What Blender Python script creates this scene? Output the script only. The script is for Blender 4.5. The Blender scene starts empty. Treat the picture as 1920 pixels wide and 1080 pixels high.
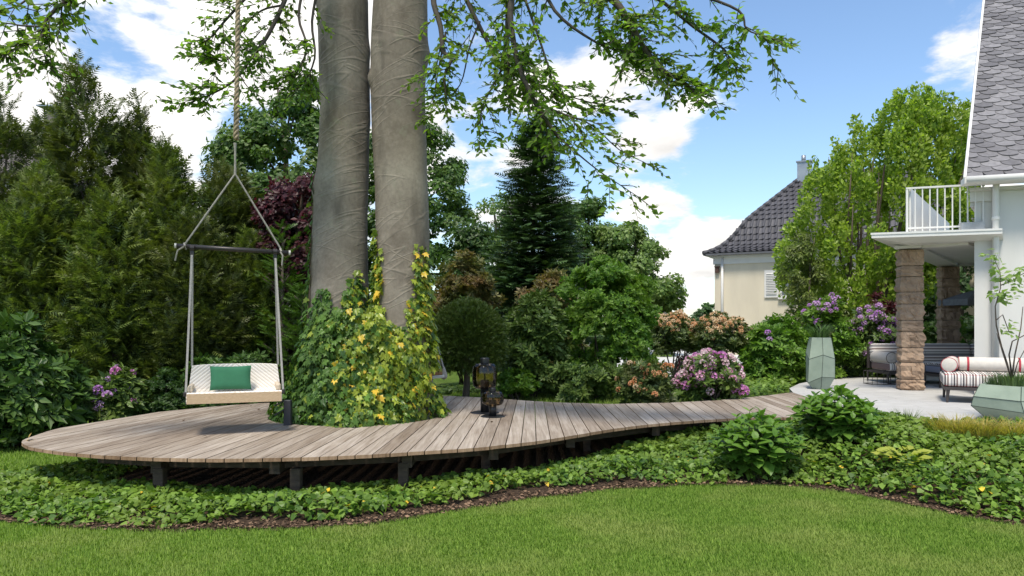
import bpy, bmesh, math, random
import numpy as np
from mathutils import Vector, Matrix

# ------------------------------------------------------------------ camera, sky, sun, exposure
SC = bpy.context.scene
COL = SC.collection
R = math.radians
rng = np.random.default_rng(7)
random.seed(7)
FPX, EYE, HOR = 1400.0, 1.75, 600.0            # focal length in photo pixels, eye height, horizon row

cam = bpy.data.cameras.new('camera')
cam.sensor_width = 36.0
cam.lens = FPX / 1920 * 36.0
cam.shift_y = (HOR - 540) / 1920
cam.clip_end = 4000
camo = bpy.data.objects.new('camera', cam)
camo.location = (0, 0, EYE)
camo.rotation_euler = (R(90), 0, 0)
COL.objects.link(camo)
SC.camera = camo

SUN_EL, SUN_AZ = R(64), R(198)                  # azimuth from +Y clockwise: behind the camera
SUN_STRENGTH, SKY_STRENGTH = 2.1, 0.10
world = bpy.data.worlds.new('World')
SC.world = world
world.use_nodes = True
def build_sky():
    nt = world.node_tree
    N, L = nt.nodes, nt.links
    N.clear()
    out = N.new('ShaderNodeOutputWorld'); bg = N.new('ShaderNodeBackground')
    bg.inputs['Strength'].default_value = SKY_STRENGTH
    sky = N.new('ShaderNodeTexSky'); sky.sky_type = 'NISHITA'; sky.sun_disc = False
    sky.sun_elevation = SUN_EL; sky.sun_rotation = SUN_AZ
    sky.air_density = 1.0; sky.dust_density = 0.6; sky.ozone_density = 1.6
    tc = N.new('ShaderNodeTexCoord')
    nrm = N.new('ShaderNodeVectorMath'); nrm.operation = 'NORMALIZE'
    L.new(tc.outputs['Generated'], nrm.inputs[0])
    D = nrm.outputs[0]
    sep = N.new('ShaderNodeSeparateXYZ'); L.new(D, sep.inputs[0])
    def M(op, a, b=None, c=None, clamp=False):
        n = N.new('ShaderNodeMath'); n.operation = op; n.use_clamp = clamp
        for i, v in enumerate((a, b, c)):
            if v is None: continue
            if isinstance(v, (int, float)): n.inputs[i].default_value = v
            else: L.new(v, n.inputs[i])
        return n.outputs[0]
    zz = M('ADD', M('MAXIMUM', sep.outputs[2], 0.0), 0.22)
    cx = M('DIVIDE', sep.outputs[0], zz); cy = M('DIVIDE', sep.outputs[1], zz)
    comb = N.new('ShaderNodeCombineXYZ'); L.new(cx, comb.inputs[0]); L.new(cy, comb.inputs[1])
    def noise(scale, det, rough, w, dist=0.0):
        n = N.new('ShaderNodeTexNoise'); n.noise_dimensions = '4D'
        n.inputs['Scale'].default_value = scale; n.inputs['Detail'].default_value = det
        n.inputs['Roughness'].default_value = rough; n.inputs['W'].default_value = w
        n.inputs['Distortion'].default_value = dist
        L.new(comb.outputs[0], n.inputs['Vector']); return n.outputs['Fac']
    n1 = noise(2.3, 10, 0.60, 3.1, 0.35)
    n3 = noise(5.0, 6, 0.6, 9.7)
    f = M('ADD', M('MULTIPLY', n1, 1.35), M('MULTIPLY', n3, 0.42)); f = M('SUBTRACT', f, 0.34)
    # cloud banks as they stand in this sky: direction (photo px), size in degrees, weight
    banks = [(430, 250, 17, .15), (110, 150, 12, .15), (560, 60, 9, .10), (940, 200, 11, .10), (1180, 215, 6, .13), (1330, 235, 4, .12),
             (1200, 335, 5.5, .16), (1250, 480, 6, .16), (1400, 440, 6, .16), (1790, 60, 6, .17), (1810, 150, 5, .14),
             (1530, 250, 4, .10), (1560, 5, 5, .09), (260, 55, 5, -.13), (210, 120, 3, -.08), (1480, 120, 10, -.17),
             (1650, 190, 8, -.14), (1400, 320, 6, -.16), (1120, 410, 4, -.12), (1100, 270, 4, -.10), (890, 320, 4, -.08), (1240, 60, 6, -.08), (1600, 60, 6, -.10)]
    for px, py, deg, w in banks:
        d = Vector(((px - 960) / FPX, 1, (HOR - py) / FPX)).normalized()
        dot = N.new('ShaderNodeVectorMath'); dot.operation = 'DOT_PRODUCT'
        L.new(D, dot.inputs[0]); dot.inputs[1].default_value = d
        mr = N.new('ShaderNodeMapRange'); mr.interpolation_type = 'SMOOTHSTEP'
        mr.inputs['From Min'].default_value = math.cos(R(deg)); mr.inputs['From Max'].default_value = 1.0
        mr.inputs['To Min'].default_value = 0.0; mr.inputs['To Max'].default_value = w
        L.new(dot.outputs['Value'], mr.inputs['Value'])
        f = M('ADD', f, mr.outputs[0])
    mask = N.new('ShaderNodeMapRange'); mask.interpolation_type = 'SMOOTHSTEP'
    mask.inputs['From Min'].default_value = 0.56; mask.inputs['From Max'].default_value = 0.74
    L.new(f, mask.inputs['Value'])
    shade = N.new('ShaderNodeMapRange')
    shade.inputs['From Min'].default_value = 0.3; shade.inputs['From Max'].default_value = 0.62
    shade.inputs['To Min'].default_value = 0.62; shade.inputs['To Max'].default_value = 1.0
    L.new(noise(2.6, 5, 0.55, 21.0), shade.inputs['Value'])
    white = N.new('ShaderNodeMixRGB'); white.blend_type = 'MULTIPLY'; white.inputs[0].default_value = 1.0
    white.inputs[1].default_value = (6.15, 6.0, 5.8, 1); L.new(shade.outputs[0], white.inputs[2])
    mix = N.new('ShaderNodeMixRGB'); L.new(mask.outputs[0], mix.inputs[0])
    deep = N.new('ShaderNodeMixRGB'); deep.blend_type = 'MULTIPLY'; deep.inputs[0].default_value = 1.0; deep.inputs[2].default_value = (.86, .92, .96, 1)
    L.new(sky.outputs[0], deep.inputs[1]); L.new(deep.outputs[0], mix.inputs[1]); L.new(white.outputs[0], mix.inputs[2])
    L.new(mix.outputs[0], bg.inputs['Color']); L.new(bg.outputs[0], out.inputs[0])
build_sky()

sun = bpy.data.lights.new('sun', 'SUN')
sun.energy = SUN_STRENGTH; sun.angle = R(13); sun.color = (1.0, 0.93, 0.80)
suno = bpy.data.objects.new('sun', sun)
sd = Vector((math.sin(SUN_AZ) * math.cos(SUN_EL), math.cos(SUN_AZ) * math.cos(SUN_EL), math.sin(SUN_EL)))
suno.rotation_euler = sd.to_track_quat('Z', 'Y').to_euler()
suno.location = (0, -5, 30)
COL.objects.link(suno)

vs = SC.view_settings
vs.view_transform = 'Standard'; vs.look = 'None'; vs.exposure = 1.18; vs.gamma = 1.0; vs.use_curve_mapping = False
SC.render.engine = 'CYCLES'
SC.cycles.use_denoising = True; SC.cycles.denoising_prefilter = 'NONE'
SC.cycles.max_bounces = 8; SC.cycles.diffuse_bounces = 4; SC.cycles.transmission_bounces = 6
SC.cycles.caustics_reflective = False; SC.cycles.caustics_refractive = False
SC.cycles.sample_clamp_indirect = 6.0

# ------------------------------------------------------------------ helpers
def P(px, py, Y):                               # photo pixel at depth Y
    return np.array([(px - 960) / FPX * Y, Y, EYE + (HOR - py) / FPX * Y])
def G(px, py, z):                               # photo pixel on the level z
    return P(px, py, FPX * (EYE - z) / (py - HOR))
def X(px, Y): return (px - 960) / FPX * Y
def Z(py, Y): return EYE + (HOR - py) / FPX * Y
ORG = {}
def reg(o, org): ORG[o.name] = np.array(org, float)

def mesh_np(name, V, F):
    V = np.ascontiguousarray(V, np.float32)
    me = bpy.data.meshes.new(name)
    me.vertices.add(len(V)); me.vertices.foreach_set('co', V.ravel())
    if isinstance(F, np.ndarray):
        k = F.shape[1]; n = len(F)
        idx = F.astype(np.int32).ravel(); st = np.arange(0, n * k, k, dtype=np.int32)
    else:
        idx = np.array([i for f in F for i in f], np.int32)
        st = np.cumsum([0] + [len(f) for f in F[:-1]]).astype(np.int32); n = len(F)
    me.loops.add(len(idx)); me.loops.foreach_set('vertex_index', idx)
    me.polygons.add(n); me.polygons.foreach_set('loop_start', st)
    me.polygons.foreach_set('use_smooth', np.zeros(n, bool))
    me.update(calc_edges=True)
    return me
def link(name, me, mat, parent=None, base=None, smooth=False):
    """world-space mesh -> object; its origin sits at its parent's origin, or at base"""
    org = ORG[parent.name] if parent is not None else np.array(base if base is not None else (0, 0, 0), float)
    if np.any(org):
        me.transform(Matrix.Translation(Vector(-org)))
    if mat is not None: me.materials.append(mat)
    if smooth: me.polygons.foreach_set('use_smooth', np.ones(len(me.polygons), bool))
    o = bpy.data.objects.new(name, me); COL.objects.link(o)
    if parent is not None: o.parent = parent
    else: o.location = org
    reg(o, org)
    return o
def tag(o, label=None, cat=None, group=None, kind=None):
    if label: o['label'] = label
    if cat: o['category'] = cat
    if group: o['group'] = group
    if kind: o['kind'] = kind
    return o
def thing(name, loc, label, cat, group=None):
    o = bpy.data.objects.new(name, None); COL.objects.link(o)
    o.empty_display_size = 0.2
    o.location = tuple(float(v) for v in loc); reg(o, loc)
    return tag(o, label, cat, group)

class MB:
    """collects shapes in world coordinates; build() links them as one mesh object"""
    def __init__(s): s.v = []; s.f = []
    def add(s, V, F):
        b = len(s.v); s.v += [tuple(map(float, p)) for p in V]; s.f += [tuple(i + b for i in f) for f in F]; return s
    def hexa(s, c):                              # 8 corners: bottom 4 (ccw), top 4
        return s.add(c, [(3, 2, 1, 0), (4, 5, 6, 7), (0, 1, 5, 4), (1, 2, 6, 5), (2, 3, 7, 6), (3, 0, 4, 7)])
    def box(s, c, size, u=(1, 0, 0), v=None, w=(0, 0, 1)):
        u = np.array(u, float); u /= np.linalg.norm(u); w = np.array(w, float); w /= np.linalg.norm(w)
        v = np.cross(w, u) if v is None else np.array(v, float)
        v = v / np.linalg.norm(v)
        c = np.array(c, float); a, b, d = [k / 2 for k in size]
        return s.hexa([c + i * a * u + j * b * v + k * d * w for k in (-1, 1) for i, j in ((-1, -1), (1, -1), (1, 1), (-1, 1))])
    def rbox(s, c, size, r, u=(1, 0, 0), w=(0, 0, 1), seg=2):
        bm = bmesh.new(); bmesh.ops.create_cube(bm, size=1)
        for v in bm.verts: v.co = Vector((v.co.x * size[0], v.co.y * size[1], v.co.z * size[2]))
        bmesh.ops.bevel(bm, geom=bm.edges[:], offset=r, segments=seg, profile=0.5, affect='EDGES')
        u = np.array(u, float); u /= np.linalg.norm(u); w = np.array(w, float); w /= np.linalg.norm(w); v = np.cross(w, u)
        bm.verts.index_update()
        V = [np.array(c, float) + p.co.x * u + p.co.y * v + p.co.z * w for p in bm.verts]
        F = [[q.index for q in f.verts] for f in bm.faces]; bm.free()
        return s.add(V, F)
    def tube(s, pts, rad, n=8, cap=True):
        pts = [np.array(p, float) for p in pts]; m = len(pts)
        rad = [rad] * m if isinstance(rad, (int, float)) else rad
        V, F = [], []
        t0 = pts[1] - pts[0]; ref = np.array((0, 0, 1.0)) if abs(t0[2]) < 0.9 * np.linalg.norm(t0) else np.array((1.0, 0, 0))
        for i, p in enumerate(pts):
            t = pts[min(i + 1, m - 1)] - pts[max(i - 1, 0)]; t = t / (np.linalg.norm(t) + 1e-9)
            a = ref - t * ref.dot(t); a /= np.linalg.norm(a) + 1e-9; b = np.cross(t, a); ref = a
            for k in range(n):
                th = 2 * math.pi * k / n
                V.append(p + rad[i] * (math.cos(th) * a + math.sin(th) * b))
        for i in range(m - 1):
            for k in range(n):
                k2 = (k + 1) % n
                F.append((i * n + k, i * n + k2, (i + 1) * n + k2, (i + 1) * n + k))
        if cap: F += [tuple(range(n))[::-1], tuple(range((m - 1) * n, m * n))]
        return s.add(V, F)
    def lathe(s, c, prof, n=24, phase=0.0, sx=1, sy=1, cap=True):
        V, F = [], []; m = len(prof)
        for r, z in prof:
            for k in range(n):
                th = 2 * math.pi * k / n + phase
                V.append((c[0] + sx * r * math.cos(th), c[1] + sy * r * math.sin(th), c[2] + z))
        for i in range(m - 1):
            for k in range(n):
                k2 = (k + 1) % n
                F.append((i * n + k, i * n + k2, (i + 1) * n + k2, (i + 1) * n + k))
        if cap: F += [tuple(range(n))[::-1], tuple(range((m - 1) * n, m * n))]
        return s.add(V, F)
    def prism(s, poly, z0, z1):                  # poly: list of (x, y), extruded in z
        n = len(poly)
        V = [(x, y, z0) for x, y in poly] + [(x, y, z1) for x, y in poly]
        return s.add(V, [tuple(range(n))[::-1], tuple(range(n, 2 * n))] + [(i, (i + 1) % n, n + (i + 1) % n, n + i) for i in range(n)])
    def build(s, name, mat, parent=None, base=None, smooth=False):
        return link(name, mesh_np(name, np.array(s.v), s.f), mat, parent, base, smooth)

def norm(a): return a / (np.linalg.norm(a, axis=-1, keepdims=True) + 1e-9)
def frames(Yd, Zn):                              # leaf frames: y along the leaf, z its normal
    Y_ = norm(Yd); Z_ = Zn - (Zn * Y_).sum(1, keepdims=True) * Y_; Z_ = norm(Z_)
    return np.stack([np.cross(Y_, Z_), Y_, Z_], axis=2)
def scatter(tpl, Mx, S, T):
    V, F = tpl; n = len(T); S = np.asarray(S, float)
    if S.ndim == 1: S = S[:, None]
    VV = np.einsum('nij,vj->nvi', Mx, V) * S[:, :, None] + T[:, None, :]
    FF = F[None] + (np.arange(n) * len(V))[:, None, None]
    return VV.reshape(-1, 3), FF.reshape(-1, 3)
def join(parts):
    Vs, Fs, b = [], [], 0
    for V, F in parts:
        Vs.append(V); Fs.append(F + b); b += len(V)
    return np.concatenate(Vs), np.concatenate(Fs)
def rsph(n):
    return norm(rng.normal(size=(n, 3)))
# leaf templates (unit length along +y)
def T(V, F): return np.array(V, float), np.array(F, int)
LEAF = T([(0, 0, 0), (.30, .45, .07), (0, 1, -.05), (-.30, .45, .07), (0, .45, 0)], [(0, 1, 4), (4, 1, 2), (0, 4, 3), (4, 2, 3)])
LEAF2 = T([(0, 0, 0), (.3, .5, .05), (0, 1, 0), (-.3, .5, .05)], [(0, 1, 2), (0, 2, 3)])
LONG = T([(0, 0, 0), (.16, .5, .03), (0, 1, -.12), (-.16, .5, .03)], [(0, 1, 2), (0, 2, 3)])
BROAD = T([(0, 0, 0), (.24, .22, .05), (.33, .5, .06), (.2, .8, .0), (0, 1, -.10), (-.2, .8, .0), (-.33, .5, .06), (-.24, .22, .05), (0, .25, -.01), (0, .55, 0), (0, .8, -.04)],
          [(0, 1, 8), (1, 2, 9), (1, 9, 8), (2, 3, 10), (2, 10, 9), (3, 4, 10), (0, 8, 7), (7, 8, 9), (7, 9, 6), (6, 9, 10), (6, 10, 5), (5, 10, 4)])
IVY = T([(0, .12, .03), (.12, -.02, .0), (.42, .10, -.04), (.26, .36, .03), (.40, .62, -.03), (.16, .62, .02), (0, 1, -.06), (-.16, .62, .02), (-.40, .62, -.03), (-.26, .36, .03), (-.42, .10, -.04), (-.12, -.02, 0), (0, .45, .0)],
        [(0, 1, 12), (1, 2, 3), (1, 3, 12), (3, 4, 5), (3, 5, 12), (5, 6, 12), (6, 7, 12), (7, 8, 9), (7, 9, 12), (9, 10, 11), (9, 11, 12), (11, 0, 12)])
IVY2 = T([(0, 0, .03), (.42, .12, -.04), (.28, .6, .0), (0, 1, -.06), (-.28, .6, 0), (-.42, .12, -.04)], [(0, 1, 2), (0, 2, 3), (0, 3, 4), (0, 4, 5)])
def spray_tpl(n=6, w=.035, side=.33, droop=.12):
    V, F = [], []
    def tri(a, b, c):
        k = len(V); V.extend([a, b, c]); F.append((k, k + 1, k + 2))
    for i in range(n):
        y = .08 + .8 * i / (n - 1); l = side * (1 - .6 * abs(i / (n - 1) - .25)); z = -droop * y * y
        for s in (-1, 1):
            tri((0, y - w, z), (0, y + w, z), (s * l, y + l * .75, z - .03 - droop * .3))
    tri((-w, .75, -droop * .5), (w, .75, -droop * .5), (0, 1.12, -droop))
    return np.array(V, float), np.array(F, int)
SPRAY = spray_tpl(5, .07, .38)
SPRAY_S = spray_tpl(5, .075, .34, -.06)
def rosette_tpl(n=7, wide=.16, up=.35):
    Vs, Fs, b = [], [], 0
    for i in range(n):
        a = 2 * math.pi * i / n + (.3 if i % 2 else 0); lift = up + .25 * (i % 2)
        d = np.array((math.cos(a), math.sin(a), lift)); d /= np.linalg.norm(d)
        s = np.array((-math.sin(a), math.cos(a), 0)); up_ = np.cross(d, s)
        L_ = 1 - .15 * (i % 3)
        V = [d * .04, d * .55 * L_ + s * wide - up_ * .02, d * L_ - np.array((0, 0, .12)), d * .55 * L_ - s * wide - up_ * .02]
        Vs += V; Fs += [(b, b + 1, b + 2), (b, b + 2, b + 3)]; b += 4
    return np.array(Vs), np.array(Fs, int)
ROSETTE = rosette_tpl()
ROSETTE_W = rosette_tpl(6, .2, .5)

# ------------------------------------------------------------------ materials
def new_mat(name):
    m = bpy.data.materials.new(name); m.use_nodes = True
    nt = m.node_tree; nt.nodes.clear()
    out = nt.nodes.new('ShaderNodeOutputMaterial')
    return m, nt.nodes, nt.links, out
def ramp(N, stops, interp='LINEAR'):
    r = N.new('ShaderNodeValToRGB'); cr = r.color_ramp; cr.interpolation = interp
    while len(cr.elements) < len(stops): cr.elements.new(0.5)
    for e, (p, c) in zip(cr.elements, stops):
        e.position = p; e.color = (*c, 1)
    return r
def coords(N, L, scale=(1, 1, 1), kind='Object', rot=(0, 0, 0)):
    t = N.new('ShaderNodeTexCoord'); mp = N.new('ShaderNodeMapping')
    mp.inputs['Scale'].default_value = scale; mp.inputs['Rotation'].default_value = rot
    L.new(t.outputs[kind], mp.inputs['Vector']); return mp.outputs[0]
def tex_noise(N, L, vec, scale, det=4, rough=.55, dist=0):
    n = N.new('ShaderNodeTexNoise'); n.inputs['Scale'].default_value = scale; n.inputs['Detail'].default_value = det
    n.inputs['Roughness'].default_value = rough; n.inputs['Distortion'].default_value = dist
    L.new(vec, n.inputs['Vector']); return n.outputs['Fac']
def mixc(N, L, f, a, b, mode='MIX'):
    m = N.new('ShaderNodeMixRGB'); m.blend_type = mode
    for i, v in enumerate((f, a, b)):
        if isinstance(v, (int, float)): m.inputs[i].default_value = v
        elif isinstance(v, tuple): m.inputs[i].default_value = (*v, 1)
        else: L.new(v, m.inputs[i])
    return m.outputs[0]
def mathn(N, L, op, a, b=None, clamp=False):
    n = N.new('ShaderNodeMath'); n.operation = op; n.use_clamp = clamp
    for i, v in enumerate((a, b)):
        if v is None: continue
        if isinstance(v, (int, float)): n.inputs[i].default_value = v
        else: L.new(v, n.inputs[i])
    return n.outputs[0]
def bump(N, L, h, strength=.3, dist=.01):
    b = N.new('ShaderNodeBump'); b.inputs['Strength'].default_value = strength; b.inputs['Distance'].default_value = dist
    L.new(h, b.inputs['Height']); return b.outputs[0]
def principled(N, L, out, col, rough=.6, nrm=None, metal=0, spec=.5):
    p = N.new('ShaderNodeBsdfPrincipled')
    if isinstance(col, tuple): p.inputs['Base Color'].default_value = (*col, 1)
    else: L.new(col, p.inputs['Base Color'])
    if isinstance(rough, (int, float)): p.inputs['Roughness'].default_value = rough
    else: L.new(rough, p.inputs['Roughness'])
    p.inputs['Metallic'].default_value = metal; p.inputs['Specular IOR Level'].default_value = spec
    if nrm is not None: L.new(nrm, p.inputs['Normal'])
    if out is not None: L.new(p.outputs[0], out.inputs[0])
    return p
def mat_plain(name, c1, c2=None, rough=.6, scale=6, bs=.15, metal=0, spec=.5, det=5, bscale=None, stretch=(1, 1, 1), vary=0.0, lo=.35, hi=.65, bdist=.01):
    m, N, L, out = new_mat(name)
    c2 = c2 or tuple(k * .75 for k in c1)
    v = coords(N, L, stretch)
    n = tex_noise(N, L, v, scale, det)
    r = ramp(N, [(lo, c2), (hi, c1)]); L.new(n, r.inputs[0]); col = r.outputs[0]
    if vary:
        oi = N.new('ShaderNodeObjectInfo')
        r2 = ramp(N, [(0, (1 - vary,) * 3), (1, (1 + vary * .6,) * 3)]); L.new(oi.outputs['Random'], r2.inputs[0])
        col = mixc(N, L, 1.0, col, r2.outputs[0], 'MULTIPLY')
    nb = tex_noise(N, L, v, bscale or scale * 5, 4)
    principled(N, L, out, col, rough, bump(N, L, nb, bs, bdist), metal, spec)
    return m
def mat_leaf(name, c1, c2, c3=None, trans=.35, rough=.45, spec=.4, patch=1.2, tcol=None, gain=1.22):
    """each leaf (mesh island) gets its own tint between c1 and c2; c3 comes in patches"""
    m, N, L, out = new_mat(name)
    c1, c2 = tuple(k * gain for k in c1), tuple(k * gain for k in c2)
    g = N.new('ShaderNodeNewGeometry')
    r = ramp(N, [(0, c1), (.75, c2), (1, tuple(min(1, k * 1.35) for k in c2))]); L.new(g.outputs['Random Per Island'], r.inputs[0]); col = r.outputs[0]
    if c3:
        n = tex_noise(N, L, coords(N, L), patch, 3)
        r2 = ramp(N, [(.45, (0, 0, 0)), (.62, (1, 1, 1))]); L.new(n, r2.inputs[0])
        col = mixc(N, L, r2.outputs[0], col, mixc(N, L, .5, col, c3))
    p = principled(N, L, None, col, rough, None, 0, spec)
    t = N.new('ShaderNodeBsdfTranslucent')
    L.new(mixc(N, L, 1.0, col, tcol or (1.5, 1.7, .7), 'MULTIPLY'), t.inputs['Color'])
    mx = N.new('ShaderNodeMixShader'); mx.inputs[0].default_value = trans
    L.new(p.outputs[0], mx.inputs[1]); L.new(t.outputs[0], mx.inputs[2]); L.new(mx.outputs[0], out.inputs[0])
    return m
# ------------------------------------------------------------------ ground
def smooth(t):
    t = np.clip(t, 0, 1); return t * t * (3 - 2 * t)
EDGE = np.array([G(px, py, 0.0)[:2] for px, py in [(-500, 960), (-150, 974), (0, 980), (130, 990), (260, 997), (400, 995), (560, 993), (700, 984), (850, 960), (1000, 936),
        (1150, 919), (1300, 911), (1450, 911), (1560, 920), (1700, 948), (1820, 972), (1940, 990), (2300, 1040)]])
def yb(x): return np.interp(x, EDGE[:, 0], EDGE[:, 1])
def ground_z(x, y):
    x = np.asarray(x, float); y = np.asarray(y, float)
    back = .26 * smooth((y - 10.2) / 4)
    right = .36 * smooth((x - .6) / 3.6) * smooth((y - yb(x) - .15) / 2.4)
    return np.maximum(back, right)
def mat_lawn():
    m, N, L, out = new_mat('lawn_turf')
    v = coords(N, L)
    n1 = tex_noise(N, L, v, .55, 5, .6); n2 = tex_noise(N, L, v, 9, 6, .7)
    r1 = ramp(N, [(.3, (.070, .125, .020)), (.55, (.10, .165, .028)), (.75, (.16, .20, .055))]); L.new(n1, r1.inputs[0])
    r2 = ramp(N, [(.3, (.6, .65, .5)), (.7, (1.3, 1.2, 1.1))]); L.new(n2, r2.inputs[0])
    c = mixc(N, L, 1.0, r1.outputs[0], r2.outputs[0], 'MULTIPLY')
    principled(N, L, out, c, .8, bump(N, L, tex_noise(N, L, v, 120, 3), .7, .02), 0, .2)
    return m
def sheet(xs, ys, zf):
    XX, YY = np.meshgrid(xs, ys); ZZ = zf(XX, YY)
    V = np.stack([XX, YY, ZZ], -1).reshape(-1, 3); nx, ny = len(xs), len(ys)
    i = (np.arange(ny - 1)[:, None] * nx + np.arange(nx - 1)[None]).ravel()
    return V, np.stack([i, i + 1, i + nx + 1, i + nx], 1)
xs = np.concatenate([[-1500, -400, -120, -50, -25], np.arange(-16, 18.1, .3), [28, 60, 140, 450, 1500]])
ys = np.concatenate([[-200, -40, -8], np.arange(0, 22, .3), [26, 34, 50, 90, 200, 600, 2500]])
V, F = sheet(xs, ys, ground_z)
tag(link('ground', mesh_np('ground', V, F), mat_lawn(), smooth=True), kind='structure')

def mat_soil():
    m, N, L, out = new_mat('bed_soil')
    v = coords(N, L); n = tex_noise(N, L, v, 28, 7, .75)
    r = ramp(N, [(.3, (.018, .011, .007)), (.5, (.055, .034, .022)), (.7, (.14, .095, .065))]); L.new(n, r.inputs[0])
    principled(N, L, out, r.outputs[0], .9, bump(N, L, n, 1.0, .03), 0, .2); return m
M_SOIL = mat_soil()
bx = np.arange(-8, 8.01, .1); bt = np.linspace(0, 1, 24)
YB = yb(bx) + .035 * np.sin(bx * 7.3) + .03 * np.sin(bx * 17.1 + 1)
BACK = np.interp(bx, [-8, -5.4, -4.7, -4.2, 8], [8.3, 8.6, 8.9, 10.6, 10.6])
V = np.array([(x, y0 + t * (y1 - y0), float(ground_z(x, y0 + t * (y1 - y0))) + .006 + .03 * min(1, t * 12)) for t in bt for x, y0, y1 in zip(bx, YB, BACK)])
nx = len(bx); i = (np.arange(len(bt) - 1)[:, None] * nx + np.arange(nx - 1)[None]).ravel()
tag(link('bed_soil', mesh_np('bed_soil', V, np.stack([i, i + 1, i + nx + 1, i + nx], 1)), M_SOIL, smooth=True), kind='structure')
V, F = sheet(np.linspace(3.2, 9.0, 12), np.linspace(18.5, 60, 12), lambda x, y: ground_z(x, y) + .012)
tag(link('driveway', mesh_np('driveway', V, F), mat_plain('driveway_concrete', (.62, .62, .62), (.48, .48, .48), .85, 3)), kind='structure')

# grass blades on the mown lawn, near enough to be told from a flat green
M_GRASS = mat_leaf('grass_blade', (.080, .148, .020), (.165, .240, .042), (.34, .36, .12), trans=.35, rough=.6, spec=.15, patch=.9, gain=1.3)
def grass_blades(n, ylo, yhi, cond, hmin, hmax, w):
    Y_ = ylo + (yhi - ylo) * rng.random(n * 2) ** .9
    X_ = (rng.random(n * 2) * 2 - 1) * .74 * Y_
    k = cond(X_, Y_); X_, Y_ = X_[k][:n], Y_[k][:n]; n = len(X_)
    B = np.stack([X_, Y_, ground_z(X_, Y_)], 1)
    a = rng.random(n) * 6.283; h = hmin + (hmax - hmin) * rng.random(n)
    s = np.stack([np.cos(a), np.sin(a), 0 * a], 1) * w
    lean = np.stack([np.cos(a + 1.9), np.sin(a + 1.3), 0 * a], 1) * (h * .55)[:, None]
    V = np.stack([B - s, B + s, B + lean + np.stack([0 * h, 0 * h, h], 1)], 1).reshape(-1, 3)
    return V, np.arange(3 * n).reshape(-1, 3)
near = lambda x, y: y < yb(x) + .03
left = lambda x, y: (x < -4.2) & (y > np.interp(x, [-8, -5.4, -4.7], [8.35, 8.6, 8.9])) & (y < 11.2)
g1 = grass_blades(195000, 4.5, 8.1, near, .012, .034, .004)
g2 = grass_blades(40000, 8.2, 11.2, left, .02, .05, .005)
g3 = grass_blades(16000, 12.5, 15, lambda x, y: (x > -1.2) & (x < 3) & (y > 12.9), .04, .1, .008)
V, F = join([g1, g2, g3])
tag(link('lawn_grass', mesh_np('lawn_grass', V, F), M_GRASS), 'short mown green lawn grass in front of the planted bed', 'grass', kind='stuff')

# bark chips and dead leaves on the bare strip between lawn and ivy
n = 5200
X_ = rng.uniform(-5.2, 5.5, n); off = np.abs(rng.normal(0, .22, n)); Y_ = yb(X_) + off - .03
B = np.stack([X_, Y_, ground_z(X_, Y_) + .02 + .02 * rng.random(n)], 1)
V, F = scatter(LEAF2, frames(rsph(n) * (1, 1, .25), np.array((0, 0, 1.)) + .7 * rsph(n)), rng.uniform(.012, .05, n), B)
tag(link('bark_mulch', mesh_np('bark_mulch', V, F), mat_leaf('mulch_chip', (.03, .018, .012), (.17, .11, .07), trans=.0, rough=.85, spec=.1)),
    'brown bark mulch chips along the lawn edge', 'mulch', kind='stuff')

# ------------------------------------------------------------------ wooden deck
DZ = .45
def mat_wood():
    m, N, L, out = new_mat('weathered_decking')
    oi = N.new('ShaderNodeObjectInfo')
    t = N.new('ShaderNodeTexCoord')
    add = N.new('ShaderNodeVectorMath'); add.operation = 'ADD'
    cb = N.new('ShaderNodeCombineXYZ'); L.new(mathn(N, L, 'MULTIPLY', oi.outputs['Random'], 40.0), cb.inputs[1]); L.new(mathn(N, L, 'MULTIPLY', oi.outputs['Random'], 17.0), cb.inputs[0])
    L.new(t.outputs['Object'], add.inputs[0]); L.new(cb.outputs[0], add.inputs[1])
    mp = N.new('ShaderNodeMapping'); mp.inputs['Scale'].default_value = (42, 1.3, 10); L.new(add.outputs[0], mp.inputs[0])
    gr = tex_noise(N, L, mp.outputs[0], 1.0, 6, .65, .4)
    mp2 = N.new('ShaderNodeMapping'); mp2.inputs['Scale'].default_value = (3, .7, 1); L.new(add.outputs[0], mp2.inputs[0])
    st = tex_noise(N, L, mp2.outputs[0], 1.2, 4, .6)
    r = ramp(N, [(.25, (.19, .158, .130)), (.5, (.335, .295, .255)), (.75, (.45, .41, .365))]); L.new(gr, r.inputs[0])
    r2 = ramp(N, [(.3, (.78, .72, .66)), (.62, (1.08, 1.06, 1.04))]); L.new(st, r2.inputs[0])
    c = mixc(N, L, 1.0, r.outputs[0], r2.outputs[0], 'MULTIPLY')
    r3 = ramp(N, [(0, (.74, .68, .62)), (.5, (1, .97, .94)), (1, (1.14, 1.12, 1.1))]); L.new(oi.outputs['Random'], r3.inputs[0])
    c = mixc(N, L, 1.0, c, r3.outputs[0], 'MULTIPLY')
    g = N.new('ShaderNodeNewGeometry'); sp = N.new('ShaderNodeSeparateXYZ'); L.new(g.outputs['Normal'], sp.inputs[0])
    cut = mathn(N, L, 'LESS_THAN', mathn(N, L, 'ABSOLUTE', sp.outputs[2]), .5)      # sawn ends: fresher, redder wood
    c = mixc(N, L, cut, c, mixc(N, L, 1.0, c, (1.0, .78, .60), 'MULTIPLY'))
    principled(N, L, out, c, .75, bump(N, L, gr, .35, .006), 0, .25)
    return m
M_WOOD = mat_wood()
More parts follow.
